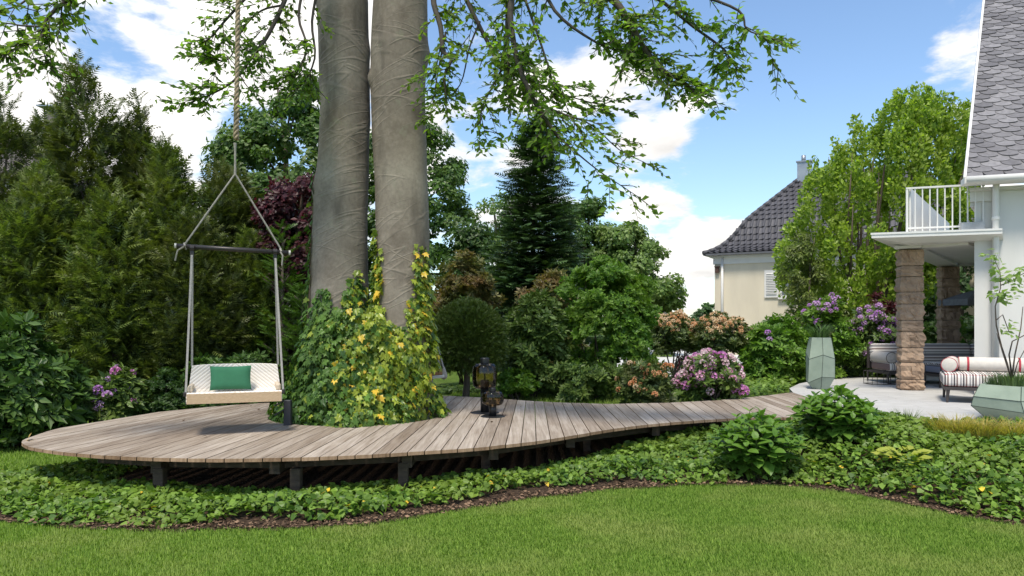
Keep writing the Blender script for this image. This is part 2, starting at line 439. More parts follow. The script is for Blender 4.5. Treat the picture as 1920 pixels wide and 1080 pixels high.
OUT = [(40, 829), (46, 834), (56, 838), (87, 843.5), (127, 848.5), (196, 854), (279, 858), (360, 860), (433, 860), (533, 858.5), (602, 856.5), (703, 852), (770, 847.5), (864, 842),
       (921, 837), (955, 833), (1010, 827), (1059, 819), (1107, 811), (1151, 804), (1205, 797), (1259, 792), (1313, 788), (1362, 785), (1430, 783), (1520, 782), (1640, 783),
       (1487, 736), (1475, 736.5), (1446, 740.5), (1402, 745), (1344, 750.5), (1257, 755), (1140, 757.5), (1050, 754.5), (1000, 752), (950, 748.5), (900, 745), (840, 742),
       (760, 741.5), (680, 742), (600, 746), (517, 754), (440, 759), (370, 765), (270, 775), (150, 793), (90, 808), (55, 820), (43, 825)]
OUTL = np.array([G(px, py, DZ)[:2] for px, py in OUT])
HC, HRX, HRY = np.array((-2.13, 10.18)), 1.15, 1.03
ang_s = [-5.5, -4.2, -3.2, -1.8, 0, 1.2, 2.4, 3.2, 4.2, 6]; ang_a = [16, 13, 8, 3, 2, 0, 4, 6, 2, -3]
def line_hits(s):
    a = R(float(np.interp(s, ang_s, ang_a))); d = np.array((math.sin(a), math.cos(a))); p = np.array((s, 9.0))
    ts = []
    for i in range(len(OUTL)):
        q0, q1 = OUTL[i], OUTL[(i + 1) % len(OUTL)]; e = q1 - q0
        den = d[0] * e[1] - d[1] * e[0]
        if abs(den) < 1e-9: continue
        w = q0 - p; t = (w[0] * e[1] - w[1] * e[0]) / den; k = (w[0] * d[1] - w[1] * d[0]) / den
        if 0 <= k < 1: ts.append(t)
    pq = (p - HC) / (HRX, HRY); dq = d / (HRX, HRY)
    A, B_, C = dq.dot(dq), 2 * pq.dot(dq), pq.dot(pq) - 1; disc = B_ * B_ - 4 * A * C
    hole = None
    if disc > 0: hole = ((-B_ - disc ** .5) / 2 / A, (-B_ + disc ** .5) / 2 / A)
    return p, d, (min(ts), max(ts)) if len(ts) >= 2 else None, hole, (HC - p).dot(d)
deck = thing('wooden_deck', (-2.1, 10.2, 0), 'curved weathered wooden deck built around the ivy-clad tree trunks', 'deck')
pitch, gap = .155, .010
def strip(rows, name):
    """rows: (p, d, t0, t1) stations across one board"""
    lo = [p + d * a for p, d, a, b in rows]; hi = [p + d * b for p, d, a, b in rows]
    dz = random.uniform(-.0015, .0015); th = .034
    mb = MB(); poly = lo + hi[::-1]
    mb.prism([tuple(q) for q in poly], DZ - th + dz, DZ + dz)
    return mb.build(name, M_WOOD, deck)
s = -5.45
while s < 5.2:
    st = [line_hits(q) for q in np.linspace(s + gap / 2, s + pitch - gap / 2, 4)]
    st = [r for r in st if r[2] is not None]
    if len(st) >= 2:
        mid = st[len(st) // 2]
        if mid[3] is not None and mid[2][0] < mid[3][0]:
            strip([(p, d, io[0], (h[0] if h else c)) for p, d, io, h, c in st], 'plank')
            strip([(p, d, (h[1] if h else c), io[1]) for p, d, io, h, c in st], 'plank')
        else:
            strip([(p, d, io[0], io[1]) for p, d, io, h, c in st], 'plank')
    s += pitch
M_DARKWOOD = mat_plain('stained_deck_beam', (.085, .058, .038), (.045, .03, .02), .8, 2, .3, stretch=(3, 3, 14))
front = np.array([G(px, py, DZ)[:2] for px, py in OUT[2:26]])
ctr = np.array((-2.1, 10.3))
def inset(q, d):
    t = np.gradient(front, axis=0); i = int(np.argmin(((front - q) ** 2).sum(1))); nrm_ = np.array((-t[i][1], t[i][0])); return q + nrm_ / np.linalg.norm(nrm_) * d
blocks = [130, 265, 510, 778, 955, 1105, 1255, 1400]
prev = None
for k, px in enumerate(blocks):
    py = np.interp(px, [o[0] for o in OUT[2:26]], [o[1] for o in OUT[2:26]])
    q = inset(G(px, py, DZ)[:2], .30)
    if prev is not None:
        a, b = prev, q; t = (b - a); ln = np.linalg.norm(t); t /= ln
        c = (a + b) / 2 + np.array((-t[1], t[0])) * .06
        MB().box((c[0], c[1], DZ - .10), (ln + .04, .05, .12), (t[0], t[1], 0)).build('edge_beam', M_DARKWOOD, deck)
        MB().box((b[0], b[1] + .48, DZ - .113), (.10, 1.2, .15)).build('joist', M_DARKWOOD, deck)
    prev = q
for px, dpt in ((272, .22), (548, .22), (766, .24), (990, .75), (1180, .8), (150, 1.0)):
    py = np.interp(px, [o[0] for o in OUT[2:26]], [o[1] for o in OUT[2:26]])
    q = inset(G(px, py, DZ)[:2], dpt)
    MB().rbox((q[0], q[1], .11), (.10, .10, .40), .006, seg=1).build('post', M_DARKWOOD, deck)

# ------------------------------------------------------------------ stone terrace
TER = [(1640, 783), (1680, 791), (1740, 802), (1800, 812), (1900, 826), (2150, 850)]
TB = [(2900, 690), (2000, 685), (1800, 692), (1700, 699), (1633, 704), (1569, 708), (1530, 713), (1499, 719), (1480, 728), (1487, 736)]
TERW = [G(px, py, DZ)[:2] for px, py in TER + TB]
M_PAVE = mat_plain('pale_limestone', (.47, .46, .445), (.39, .38, .365), .8, 3.5, .12, vary=.04, stretch=(1, 3, 1))
mb = MB().prism([tuple(q) for q in TERW], .1, DZ - .0016)
terrace = tag(mb.build('terrace', mat_plain('terrace_mortar', (.30, .285, .265), None, .9, 8)), kind='structure')
reg(terrace, (0, 0, 0))
def clip_half(poly, n, c):
    out = []
    for i in range(len(poly)):
        a, b = poly[i], poly[(i + 1) % len(poly)]; da, db = a.dot(n) - c, b.dot(n) - c
        if da <= 0: out.append(a)
        if da * db < 0: out.append(a + (b - a) * da / (da - db))
    return out
cells = []
ua = np.array((math.cos(R(8)), -math.sin(R(8)))); va = np.array((-ua[1], ua[0])); o0 = np.array((4.0, 9.0))
for j in range(-6, 22):
    for i in range(-4, 16):
        x0 = (i + (.37 * j) % 1) * .8; y0 = j * .4
        if not (-4 < x0 < 9): continue
        poly = [np.array(q) for q in TERW]
        for n_, c_ in ((ua, o0.dot(ua) + x0 + .8 - .0012), (-ua, -(o0.dot(ua) + x0 + .0012)), (va, o0.dot(va) + y0 + .4 - .0012), (-va, -(o0.dot(va) + y0 + .0012))):
            poly = clip_half(poly, n_, c_)
            if len(poly) < 3: break
        if len(poly) >= 3:
            c = sum(poly) / len(poly)
            if .33 < c[0] / c[1] < .85 and c[1] < 18.5: cells.append((c[1], poly))
cells.sort(key=lambda q: q[0])
for _, poly in cells[:300]:
    MB().prism([tuple(q) for q in poly], DZ - .05, DZ + random.uniform(-.0004, .0004)).build('paver', M_PAVE, terrace)
if len(cells) > 300:
    mb = MB()
    for _, poly in cells[300:]: mb.prism([tuple(q) for q in poly], DZ - .05, DZ)
    tag(mb.build('far_paving', M_PAVE, terrace), kind='stuff')

# ------------------------------------------------------------------ white villa on the terrace
U = np.array((.94, -.342, 0)); U /= np.linalg.norm(U); D36 = np.array((.588, .809, 0))
M_WHITE = mat_plain('white_render', (.645, .63, .60), (.595, .58, .55), .8, 2.0, .06, bscale=60, stretch=(1.2, 1.2, .45))
M_PAINT = mat_plain('white_paint', (.69, .675, .65), (.65, .635, .61), .45, 4, .02)
def mat_slate(name, c1, c2, rough=.5):
    m, N, L, out = new_mat(name)
    oi = N.new('ShaderNodeObjectInfo'); g = N.new('ShaderNodeNewGeometry')
    f = mathn(N, L, 'FRACT', mathn(N, L, 'ADD', oi.outputs['Random'], g.outputs['Random Per Island']))
    r = ramp(N, [(0, c2), (1, c1)]); L.new(f, r.inputs[0])
    n = tex_noise(N, L, coords(N, L), 14, 5)
    r2 = ramp(N, [(.3, (.8, .8, .8)), (.7, (1.15, 1.15, 1.15))]); L.new(n, r2.inputs[0])
    principled(N, L, out, mixc(N, L, 1.0, r.outputs[0], r2.outputs[0], 'MULTIPLY'), rough, bump(N, L, n, .2, .01), 0, .4); return m
M_SLATE = mat_slate('grey_slate', (.215, .205, .215), (.105, .10, .108), .55)
A = np.array((6.34, 13.2, 0.)); ZF = 3.29
villa = thing('white_villa', (9.0, 12.9, DZ), 'white rendered villa with steep slate roof at the right edge', 'house')
VU = np.array((-U[1], U[0], 0))
Q0 = A + .35 * VU
q = Q0 + 1.666 * U
def wallblock(name, p0, p1, z0, z1, depth, m=M_WHITE, par=villa):
    a, b = p0[:2], p1[:2]; d = D36[:2] * depth
    mb = MB(); mb.prism([tuple(a), tuple(b), tuple(b + d), tuple(a + d)], z0, z1); return mb.build(name, m, par)
wallblock('pier', q, Q0 + 2.0 * U, .40, ZF - .16, 4.0)
wallblock('wall', Q0 + 1.945 * U - .05 * VU, Q0 + 7 * U - .05 * VU, .40, 3.95, 6.0)
wallblock('upper_wall', q, Q0 + 1.94 * U, ZF - .02, 3.95, 5.5)
e0 = A + 1.475 * U + np.array((0, 0, 4.17))
# cornice and gutter
for k, (o_, z0, z1) in enumerate([(.02, 3.72, 3.80), (-.04, 3.80, 3.98), (-.12, 3.98, 4.03)]):
    p0 = q - .06 * U + VU * o_; p1 = Q0 + 7 * U + VU * o_
    wallblock('cornice', p0 - U * (.02 * k), p1, z0, z1, 5.0 + .01 * k)
MB().box(e0 + U * 2.8 + VU * .03 + np.array((0, 0, -.065)), (5.7, .3, .10), U).build('eave_board', M_PAINT, villa)
gp = [e0 + U * s_ + VU * (-.13) + np.array((0, 0, -.06)) for s_ in (-.02, 2, 5.6)]
MB().tube(gp, .062, 12).build('gutter', M_PAINT, villa, smooth=True)
dp = P(1867, 345, 12.72)
pipe = [dp + np.array((0, -.02, .08)), dp + np.array((0, 0, -.15)), np.array((dp[0], dp[1], .42))]
MB().tube(pipe, .052, 14).build('downpipe', M_PAINT, villa, smooth=True)
for zz_ in (3.45, 2.2, .95): MB().lathe((dp[0], dp[1], zz_), [(.058, 0), (.064, .01), (.064, .05), (.058, .06)], 14).build('pipe_bracket', M_PAINT, villa)
# roof: deck plane + fish-scale slates
S_ = np.array((.588 * 4.2, .809 * 4.2, 4.48)); nrm_ = np.cross(U, S_); nrm_ /= np.linalg.norm(nrm_)
E2 = np.cross(nrm_, U); E2 /= np.linalg.norm(E2); slen = S_.dot(E2); skew = S_.dot(U) / slen
top = 1.25
c4 = [e0, e0 + 6 * U, e0 + 6 * U + S_ * top, e0 + S_ * top]
off = -nrm_ * .03; thick = -nrm_ * .08
MB().hexa([p + off + thick for p in c4] + [p + off for p in c4]).build('roof', M_SLATE, villa)
roof = [o for o in COL.objects if o.name == 'roof'][0]
MB().hexa([p + off * 0 + a_ for p, a_ in ((e0 - .045 * U, thick), (e0 - .003 * U, thick), (e0 + S_ * top - .003 * U, thick), (e0 + S_ * top - .045 * U, thick))] +
          [p + nrm_ * .02 for p in (e0 - .045 * U, e0 - .003 * U, e0 + S_ * top - .003 * U, e0 + S_ * top - .045 * U)]).build('verge_trim', M_PAINT, roof)
sw, sh, ex = .30, .26, .135
prof = [(0, sh), (0, .13), (.02, .075), (.06, .03), (.12, .004), (.19, 0), (.25, .008), (sw - .004, .03), (sw - .004, sh)]
rows = int(slen * top / ex) + 1
cnt = 0; rest = MB()
for j in range(rows):
    y0 = j * ex - .03; i0 = (j % 2) * .5 * sw - .35
    for i in range(0, 30):
        x0 = y0 * skew - sw + ((i0 - y0 * skew) % sw) + i * sw - sw
        if x0 > y0 * skew + 2.1 - .14 * j * .05: break
        poly = [np.array((x0 + a_, y0 + b_)) for a_, b_ in prof]
        nv = np.array((-1, skew)); poly = clip_half(poly, nv, 0.0)
        if len(poly) < 3: continue
        if max(p_[1] for p_ in poly) > slen * top: continue
        def w3(p_, h):
            lift = (.018 + .010 * ((i * 7 + j * 13) % 5) / 4) * (1 - (p_[1] - y0) / sh) + .002 + .003 * ((p_[0] - x0) / sw)
            return e0 + U * p_[0] + E2 * p_[1] + nrm_ * (lift + h)
        n_ = len(poly); V = [w3(p_, -.006) for p_ in poly] + [w3(p_, 0) for p_ in poly]
        Fc = [tuple(range(n_))[::-1], tuple(range(n_, 2 * n_))] + [(a_, (a_ + 1) % n_, n_ + (a_ + 1) % n_, n_ + a_) for a_ in range(n_)]
        if cnt < 300: MB().add(V, Fc).build('slate', M_SLATE, roof); cnt += 1
        else: rest.add(V, Fc)
if rest.v: tag(rest.build('upper_slates', M_SLATE, roof), kind='stuff')
# canopy over the terrace
A2 = A + D36 * 6.6; Bc = A + 2.0 * U
can = [A, Bc, Bc + D36 * 6.6, A2]
MB().prism([tuple(p[:2]) for p in can], ZF - .035, ZF).build('canopy_roof', M_PAINT, villa)
inn = [A + .03 * U + .03 * D36, Bc - .002 * U + .03 * D36, Bc + D36 * 6.55, A2 + .03 * U - .03 * D36]
in2 = [A + .50 * U + .32 * D36, Bc - .002 * U + .32 * D36, Bc + D36 * 6.3, A2 + .5 * U - .3 * D36]
MB().hexa([np.array((p[0], p[1], ZF - .17)) for p in in2] + [np.array((p[0], p[1], ZF - .09)) for p in inn]).build('canopy_soffit', M_PAINT, villa)
MB().prism([tuple(p[:2]) for p in [A + .012 * U + .012 * D36, Bc - .001 * U + .012 * D36, Bc + D36 * 6.57, A2 + .01 * U - .01 * D36]], ZF - .092, ZF - .033).build('fascia', M_PAINT, villa)
# beams resting on the pillars
def beam(p0, p1, w_, z0, z1):
    t = p1 - p0; ln = np.linalg.norm(t); c = (p0 + p1) / 2
    return MB().box((c[0], c[1], (z0 + z1) / 2), (ln, w_, z1 - z0), t / ln).build('canopy_beam', M_PAINT, villa)
PL1 = np.array((7.43, 13.95, 0)); PL2 = np.array((10.72, 18.35, 0))
beam(PL1 - .26 * D36, PL2 + .3 * D36, .44, 3.07, ZF - .165)
beam(PL1 + .21 * U, Q0 + 1.7 * U + .36 * VU, .40, 3.073, ZF - .163)
beam(PL2 + .2 * U, PL2 + 3.4 * U, .4, 3.073, ZF - .163)
# balcony balustrade on the canopy
b0 = A + .62 * U + .30 * VU + np.array((0, 0, ZF)); b0 = np.array((X(1702, 13.28), 13.28, ZF))
b1 = b0 + U * 1.16
for hz, w_ in ((.80, .045), (.09, .03)): MB().box((b0 + b1) / 2 + np.array((0, 0, hz)), (1.22, w_, .03), U).build('rail', M_PAINT, villa)
for k in range(11): MB().box(b0 + U * (k * .116) + np.array((0, 0, .40)), (.02, .02, .77), U).build('baluster', M_PAINT, villa)
MB().box(b0 + np.array((0, 0, .40)) - U * .012, (.035, .035, .82), U).build('corner_post', M_PAINT, villa)
MB().box(b0 + D36 * 3.05 + U * .03 + np.array((0, 0, .43)), (6.0, .03, .76), D36).build('side_panel', M_PAINT, villa)
MB().box(Q0 + 1.62 * U + .0 * VU + np.array((0, 0, ZF + .08)), (.35, .22, .14), U).build('window_ledge', mat_plain('grey_ledge', (.42, .43, .44), None, .6), villa)
# rock-faced stone pillars
M_STONE = mat_plain('brown_sandstone', (.42, .30, .21), (.27, .18, .12), .9, 5, .8, vary=.2, bscale=22, lo=.3, hi=.7, bdist=.02)
def stone_block(c, size, u, seed, par):
    """a rock-faced ashlar: flat joints, bulging rough face"""
    r_ = np.random.default_rng(seed); bm = bmesh.new(); bmesh.ops.create_cube(bm, size=1)
    bmesh.ops.subdivide_edges(bm, edges=bm.edges[:], cuts=5, use_grid_fill=True)
    v_ = np.cross((0, 0, 1), u); V = []
    ph = r_.random(4) * 6.28
    for p in bm.verts:
        k = np.array(p.co)
        amp = .012 if abs(k[2]) > .49 else .030
        bul = amp * (.2 + 1.1 * r_.random() + .35 * math.sin(k[2] * 9 + ph[0]) + .35 * math.sin((k[0] + k[1]) * 7 + ph[1]))
        pos = np.array(c) + u * k[0] * size[0] + v_ * k[1] * size[1] + np.array((0, 0, 1)) * k[2] * size[2]
        if abs(k[0]) > .49: pos = pos + u * math.copysign(bul, k[0])
        if abs(k[1]) > .49: pos = pos + v_ * math.copysign(bul, k[1])
        pos[2] += (r_.random() - .5) * .006
        V.append(pos)
    bm.verts.index_update(); F = [[q.index for q in f.verts] for f in bm.faces]; bm.free()
    return MB().add(V, F).build('stone', M_STONE, par)
def pillar(loc, label, w_, seed):
    t = thing('stone_pillar', (loc[0], loc[1], DZ), label, 'pillar', 'stone pillars carrying the canopy')
    u = np.array((math.cos(R(14)), -math.sin(R(14)), 0)); r_ = random.Random(seed); v_ = np.cross((0, 0, 1), u)
    MB().box((loc[0], loc[1], (DZ + 3.06) / 2), (w_ - .05, w_ - .05, 3.06 - DZ - .02), u).build('mortar_core', mat_plain('mortar_%d' % seed, (.22, .18, .15), None, .95, 20), t)
    hs = [.20, .31, .27, .29, .21, .30, .22, .28, .20, .30]; tot = sum(hs); z = DZ; k = 0
    for i, h in enumerate(hs):
        h = h * (3.055 - DZ) / tot; g = .012
        if i % 2 == 1 or i in (0, 6):
            f = r_.choice((.42, .5, .58)); w1 = w_ * f
            for cx_, ww in ((-w_ / 2 + w1 / 2, w1), (w_ / 2 - (w_ - w1) / 2, w_ - w1)):
                c = np.array((loc[0], loc[1], 0)) + u * cx_; c[2] = z + h / 2
                stone_block(c, (ww - g * .5, w_ - r_.uniform(0, .02), h - g), u, seed * 100 + k, t); k += 1
        else:
            c = np.array((loc[0], loc[1], z + h / 2)); stone_block(c, (w_ - r_.uniform(0, .02), w_ - .005, h - g), u, seed * 100 + k, t); k += 1
        z += h
pillar(PL1, 'brown rock-faced stone pillar at the front corner of the white canopy', .35, 3)
pillar(PL2, 'shaded brown stone pillar farther back, behind the striped sofa', .37, 5)

# ------------------------------------------------------------------ cream house beyond the hedge
UC = np.array((.866, -.5, 0)); VC = np.array((.5, .866, 0))
C0 = np.array((X(1340, 30.), 30., 0.)); EV = 4.36
cream = thing('cream_house', (C0[0] + 3, C0[1], .2), 'cream rendered house with dark tiled hipped roof beyond the hedge', 'house')
M_CREAM = mat_plain('cream_render', (.66, .59, .46), (.59, .525, .41), .85, 2.2, .08, bscale=40, stretch=(1, 1, .25))
def cblock(name, s0, s1, d0, d1, z0, z1, m, par=cream):
    a = C0 + UC * s0 + VC * d0; b = C0 + UC * s1 + VC * d0; c = C0 + UC * s1 + VC * d1; d = C0 + UC * s0 + VC * d1
    return MB().prism([tuple(p[:2]) for p in (a, b, c, d)], z0, z1).build(name, m, par)
cblock('wall', 0, 10, 0, 6, .1, EV - .38, M_CREAM)
cblock('cornice', -.05, 10.05, -.05, 6.05, EV - .38, EV - .12, M_PAINT)
cblock('cornice', -.16, 10.16, -.16, 6.16, EV - .12, EV - .04, M_PAINT)
cblock('gutter', -.36, 10.36, -.36, 6.36, EV - .04, EV + .03, mat_plain('dark_zinc', (.12, .12, .13), None, .45, 4, .1))
c = C0 + UC * .32 - VC * .07
MB().tube([(c[0], c[1], EV - .1), (c[0], c[1], 1.0)], .055, 10).build('downpipe', M_PAINT, cream, smooth=True)
c = C0 + UC * .12 - VC * .06
lan = MB().box((c[0], c[1], 3.75), (.14, .12, .22), UC).build('wall_lantern', mat_plain('bronze_lantern', (.10, .05, .035), None, .5), cream)
MB().box((c[0], c[1], 3.88), (.2, .18, .04), UC).build('lantern_cap', mat_plain('bronze_cap', (.08, .045, .03), None, .5), lan)
M_PANE = mat_plain('window_glass', (.10, .12, .14), (.06, .07, .09), .05, 2, 0, spec=.8)
def cwindow(s0, s1, z0, z1, shutters):
    w = cblock('window', s0, s1, -.05, .02, z0, z1, M_PAINT)
    mid = (s0 + s1) / 2
    for a, b in ((s0 + .07, mid - .035), (mid + .035, s1 - .07)): cblock('pane', a, b, -.062, -.04, z0 + .09, z1 - .09, M_PANE, w)
    cblock('sill', s0 - .06, s1 + .06, -.13, .02, z0 - .07, z0, M_PAINT)
    for a, b in shutters:
        sh_ = cblock('shutter', a, b, -.06, -.015, z0, z1, M_PAINT)
        k = int((z1 - z0 - .2) / .065)
        for i in range(k):
            zc = z0 + .12 + i * .065
            p = C0 + UC * (a + b) / 2 - VC * .072
            MB().box((p[0], p[1], zc + .02), (b - a - .14, .045, .012), UC, None, (VC[0] * -.55, VC[1] * -.55, .83)).build('slat', M_PAINT, sh_)
ws = 2.52
cwindow(ws, ws + 1.05, 2.62, 3.68, [(ws - .58, ws - .05), (ws + 1.1, ws + 1.63)])
cwindow(6.3, 7.2, 2.62, 3.68, [(5.75, 6.25), (7.25, 7.75)])
# roof with a kicked eave
co = C0 - UC * .36 - VC * .36; RUN = 3.35; RISE = 7.77 - EV
def prof_r(t):                                   # t 0..1 along the run -> height
    return RISE * (t - .085 * math.sin(math.pi * min(1, t / .42)) * (1 if t < .42 else 0))
ns = 14; Wt, Dt = 10.72, 6.72; Vr, Fr = [], []
for i in range(ns + 1):
    t = i / ns; r_ = RUN * t; z = EV + .035 + prof_r(t)
    for a, b in ((r_, r_), (Wt - r_, r_), (Wt - r_, Dt - r_), (r_, Dt - r_)):
        p = co + UC * a + VC * b; Vr.append((p[0], p[1], z))
for i in range(ns):
    for k in range(4):
        k2 = (k + 1) % 4; Fr.append((i * 4 + k, i * 4 + k2, i * 4 + 4 + k2, i * 4 + 4 + k))
M_TILE = mat_slate('anthracite_tile', (.085, .082, .092), (.055, .053, .06), .6)
croof = MB().add(Vr, Fr).build('roof', M_TILE, cream)
tw, tl = .235, .31
# one pan tile: an S-curved sheet with thickness
def tile_geo(p, dv):                             # p: lower-left point, dv: upslope vector
    up = np.cross(UC, dv / np.linalg.norm(dv)); pr = [(0, .0), (.06, -.012), (.12, -.005), (.17, .035), (.21, .038), (.245, .0)]
    V = []
    for e in (0, 1):
        for a, h in pr: V.append(p + UC * a + dv * e * 1.12 + up * (h + (.045 if e == 0 else .008)))
    for a, h in pr: V.append(p + UC * a + up * (h + .02))
    n = len(pr); F = []
    for k in range(n - 1): F += [(k, k + 1, n + k + 1, n + k), (2 * n + k, 2 * n + k + 1, k + 1, k)]
    return V, F
L_sl = math.hypot(RUN, RISE); nrows = int(L_sl / .275); tiles = []
for j in range(nrows):
    t0, t1 = j / nrows, (j + 1) / nrows
    r0, r1 = RUN * t0, RUN * t1; dv = VC * (r1 - r0) + np.array((0, 0, prof_r(t1) - prof_r(t0)))
    s0 = r0 + .02; k = 0
    while s0 < Wt - r0 - .25:
        p = co + UC * s0 + VC * r0 + np.array((0, 0, EV + .035 + prof_r(t0)))
        tiles.append((s0, p, dv)); s0 += tw
tiles.sort(key=lambda q: q[0])
for _, p, dv in tiles[:300]:
    V, F = tile_geo(p, dv); MB().add(V, F).build('tile', M_TILE, croof)
mb = MB()
for _, p, dv in tiles[300:]:
    V, F = tile_geo(p, dv); mb.add(V, F)
tag(mb.build('roof_tiles', M_TILE, croof), kind='stuff')
k = 0
for j in range(nrows):                           # ridge caps running up the hip
    t0, t1 = j / nrows, (j + 1.15) / nrows
    a = co + (UC + VC) * RUN * t0 + np.array((0, 0, EV + .06 + prof_r(t0))); b = co + (UC + VC) * RUN * min(1, t1) + np.array((0, 0, EV + .05 + prof_r(min(1, t1))))
    MB().tube([a, b], [.10, .085], 8).build('hip_cap', M_TILE, croof, smooth=True)
M_ZINC = mat_plain('zinc_sheet', (.36, .38, .40), (.28, .30, .33), .4, 3, .1, metal=.6)
ch = np.array((X(1509, 31.), 31., 0))
chim = MB().box((ch[0], ch[1], 7.55), (.52, .52, 1.45), UC).build('chimney', M_ZINC, croof)
MB().box((ch[0], ch[1], 8.3), (.60, .60, .06), UC).build('chimney_cap', M_ZINC, chim)
MB().tube([(ch[0] - .05, ch[1], 8.3), (ch[0] - .05, ch[1], 8.58)], .09, 12).build('flue', M_ZINC, chim, smooth=True)
# house seen through the yews at the far left
fh = P(38, 235, 40.)
far = thing('distant_house', (fh[0], 41, .2), 'grey roof and chimney of a house showing above the yews at far left', 'house')
MB().box((fh[0] - 5.6, 44, 4.6), (12, 6, 9.8)).build('wall', mat_plain('far_render', (.45, .40, .36), None, .9), far)
mb = MB(); z0 = 9.6
mb.add([(fh[0] - 11.9, 40.7, z0), (fh[0] + .7, 40.7, z0), (fh[0] + .7, 47.3, z0), (fh[0] - 11.9, 47.3, z0), (fh[0] - 8, 44, 12.6), (fh[0] - 2.2, 44, 12.6)], [(0, 1, 5, 4), (1, 2, 5), (2, 3, 4, 5), (3, 0, 4), (3, 2, 1, 0)])
far_roof = mb.build('roof', mat_plain('far_tiles', (.15, .125, .12), None, .7, 20), far)
MB().box((fh[0] + .35, 42.2, 12.2), (.6, .6, 2.6)).build('chimney', mat_plain('chimney_brick', (.17, .145, .14), None, .9, 20), far_roof)
MB().box((fh[0] + .35, 42.2, 13.75), (1.2, 1.0, .08)).build('chimney_cap', M_ZINC, far_roof)
# ------------------------------------------------------------------ leaves as single parts
def leaf_parts(parent, tpl, mats, Mx, S, Tn, midx, nparts, name='leaf', rest='foliage', score=None):
    """the nparts leaves that show largest become single parts, the rest one mesh"""
    n = len(Tn); S = np.asarray(S, float)
    if score is None:
        to = norm(np.array((0, 0, EYE)) - Tn); face = np.abs((Mx[:, :, 2] * to).sum(1))
        score = (S if S.ndim == 1 else S[:, 0]) * face / Tn[:, 1] + .0 * face
        score = score - .05 * (Tn[:, 1] - Tn[:, 1].min()) / (np.ptp(Tn[:, 1]) + .01) * score.max() * 8
    order = np.argsort(-score); pick = order[:nparts]; others = order[nparts:]
    org = ORG[parent.name]
    base = []
    for m in mats:
        me = mesh_np(name, tpl[0], tpl[1]); me.materials.append(m); base.append(me)
    for i in pick:
        o = bpy.data.objects.new(name, base[midx[i]]); COL.objects.link(o); o.parent = parent
        mm = Matrix([[*(Mx[i][r_] * S[i]), Tn[i][r_] - org[r_]] for r_ in range(3)] + [[0, 0, 0, 1]])
        o.matrix_basis = mm; reg(o, org)
    for k, m in enumerate(mats):
        sel = others[midx[others] == k]
        if len(sel):
            V, F = scatter(tpl, Mx[sel], S[sel], Tn[sel])
            tag(link(rest, mesh_np(rest, V, F), m, parent), kind='stuff')

# ------------------------------------------------------------------ crowns
M_BARK = mat_plain('rough_bark', (.13, .10, .075), (.06, .045, .033), .9, 8, .6, stretch=(1, 1, .3))
def env_fn(profile, Y):
    """profile rows (py, left px, right px) -> functions of height: centre x and half width in metres"""
    pr = sorted(profile, key=lambda r_: -r_[0])
    zs = np.array([Z(r_[0], Y) for r_ in pr]); cx = np.array([X((r_[1] + r_[2]) / 2, Y) for r_ in pr]); hw = np.array([(r_[2] - r_[1]) / 2 / FPX * Y for r_ in pr])
    return zs, (lambda z: np.interp(z, zs, cx)), (lambda z: np.interp(z, zs, hw))
def clump_crown(profile, Y, ncl, rcl, nleaf, size, tpl=LEAF2, up=.5, depth=.85, inner=.25, droop=.2, outw=1.0, size_var=.35, cs=(1, 1, .8)):
    zs, cx, hw = env_fn(profile, Y)
    zz = np.linspace(zs[0], zs[-1], 200); wgt = hw(zz) + .05; wgt = wgt / wgt.sum()
    zc = rng.choice(zz, ncl, p=wgt) + rng.normal(0, .03, ncl); th = rng.random(ncl) * 6.283
    rr = np.sqrt(rng.random(ncl)) ** .55
    rc = rcl * rng.uniform(.65, 1.35, ncl)
    w_ = np.maximum(hw(zc) - rc * .75, hw(zc) * .15)
    C = np.stack([cx(zc) + np.cos(th) * rr * w_, Y + np.sin(th) * rr * w_ * depth, zc], 1)
    per = rng.multinomial(nleaf, rc ** 2 / (rc ** 2).sum()); idx = np.repeat(np.arange(ncl), per); n = len(idx)
    d = rsph(n); d[:, 2] = d[:, 2] * .85 + .12; rad = rc[idx] * (.45 + .55 * rng.random(n) ** .6)
    Tn = C[idx] + d * rad[:, None] * np.array(cs)
    axis = np.stack([cx(Tn[:, 2]), np.full(n, Y), Tn[:, 2]], 1)
    nrm_ = norm(d * .8 + outw * .5 * norm(Tn - axis) + np.array((0, 0, up)) + .55 * rsph(n))
    Yd = np.cross(nrm_, rsph(n)) + np.array((0, 0, -droop)) + .3 * norm(Tn - axis)
    S = size * (1 + size_var * rng.normal(size=n)).clip(.45, 1.7)
    return frames(Yd, nrm_), S, Tn, C, (zs, cx, hw)
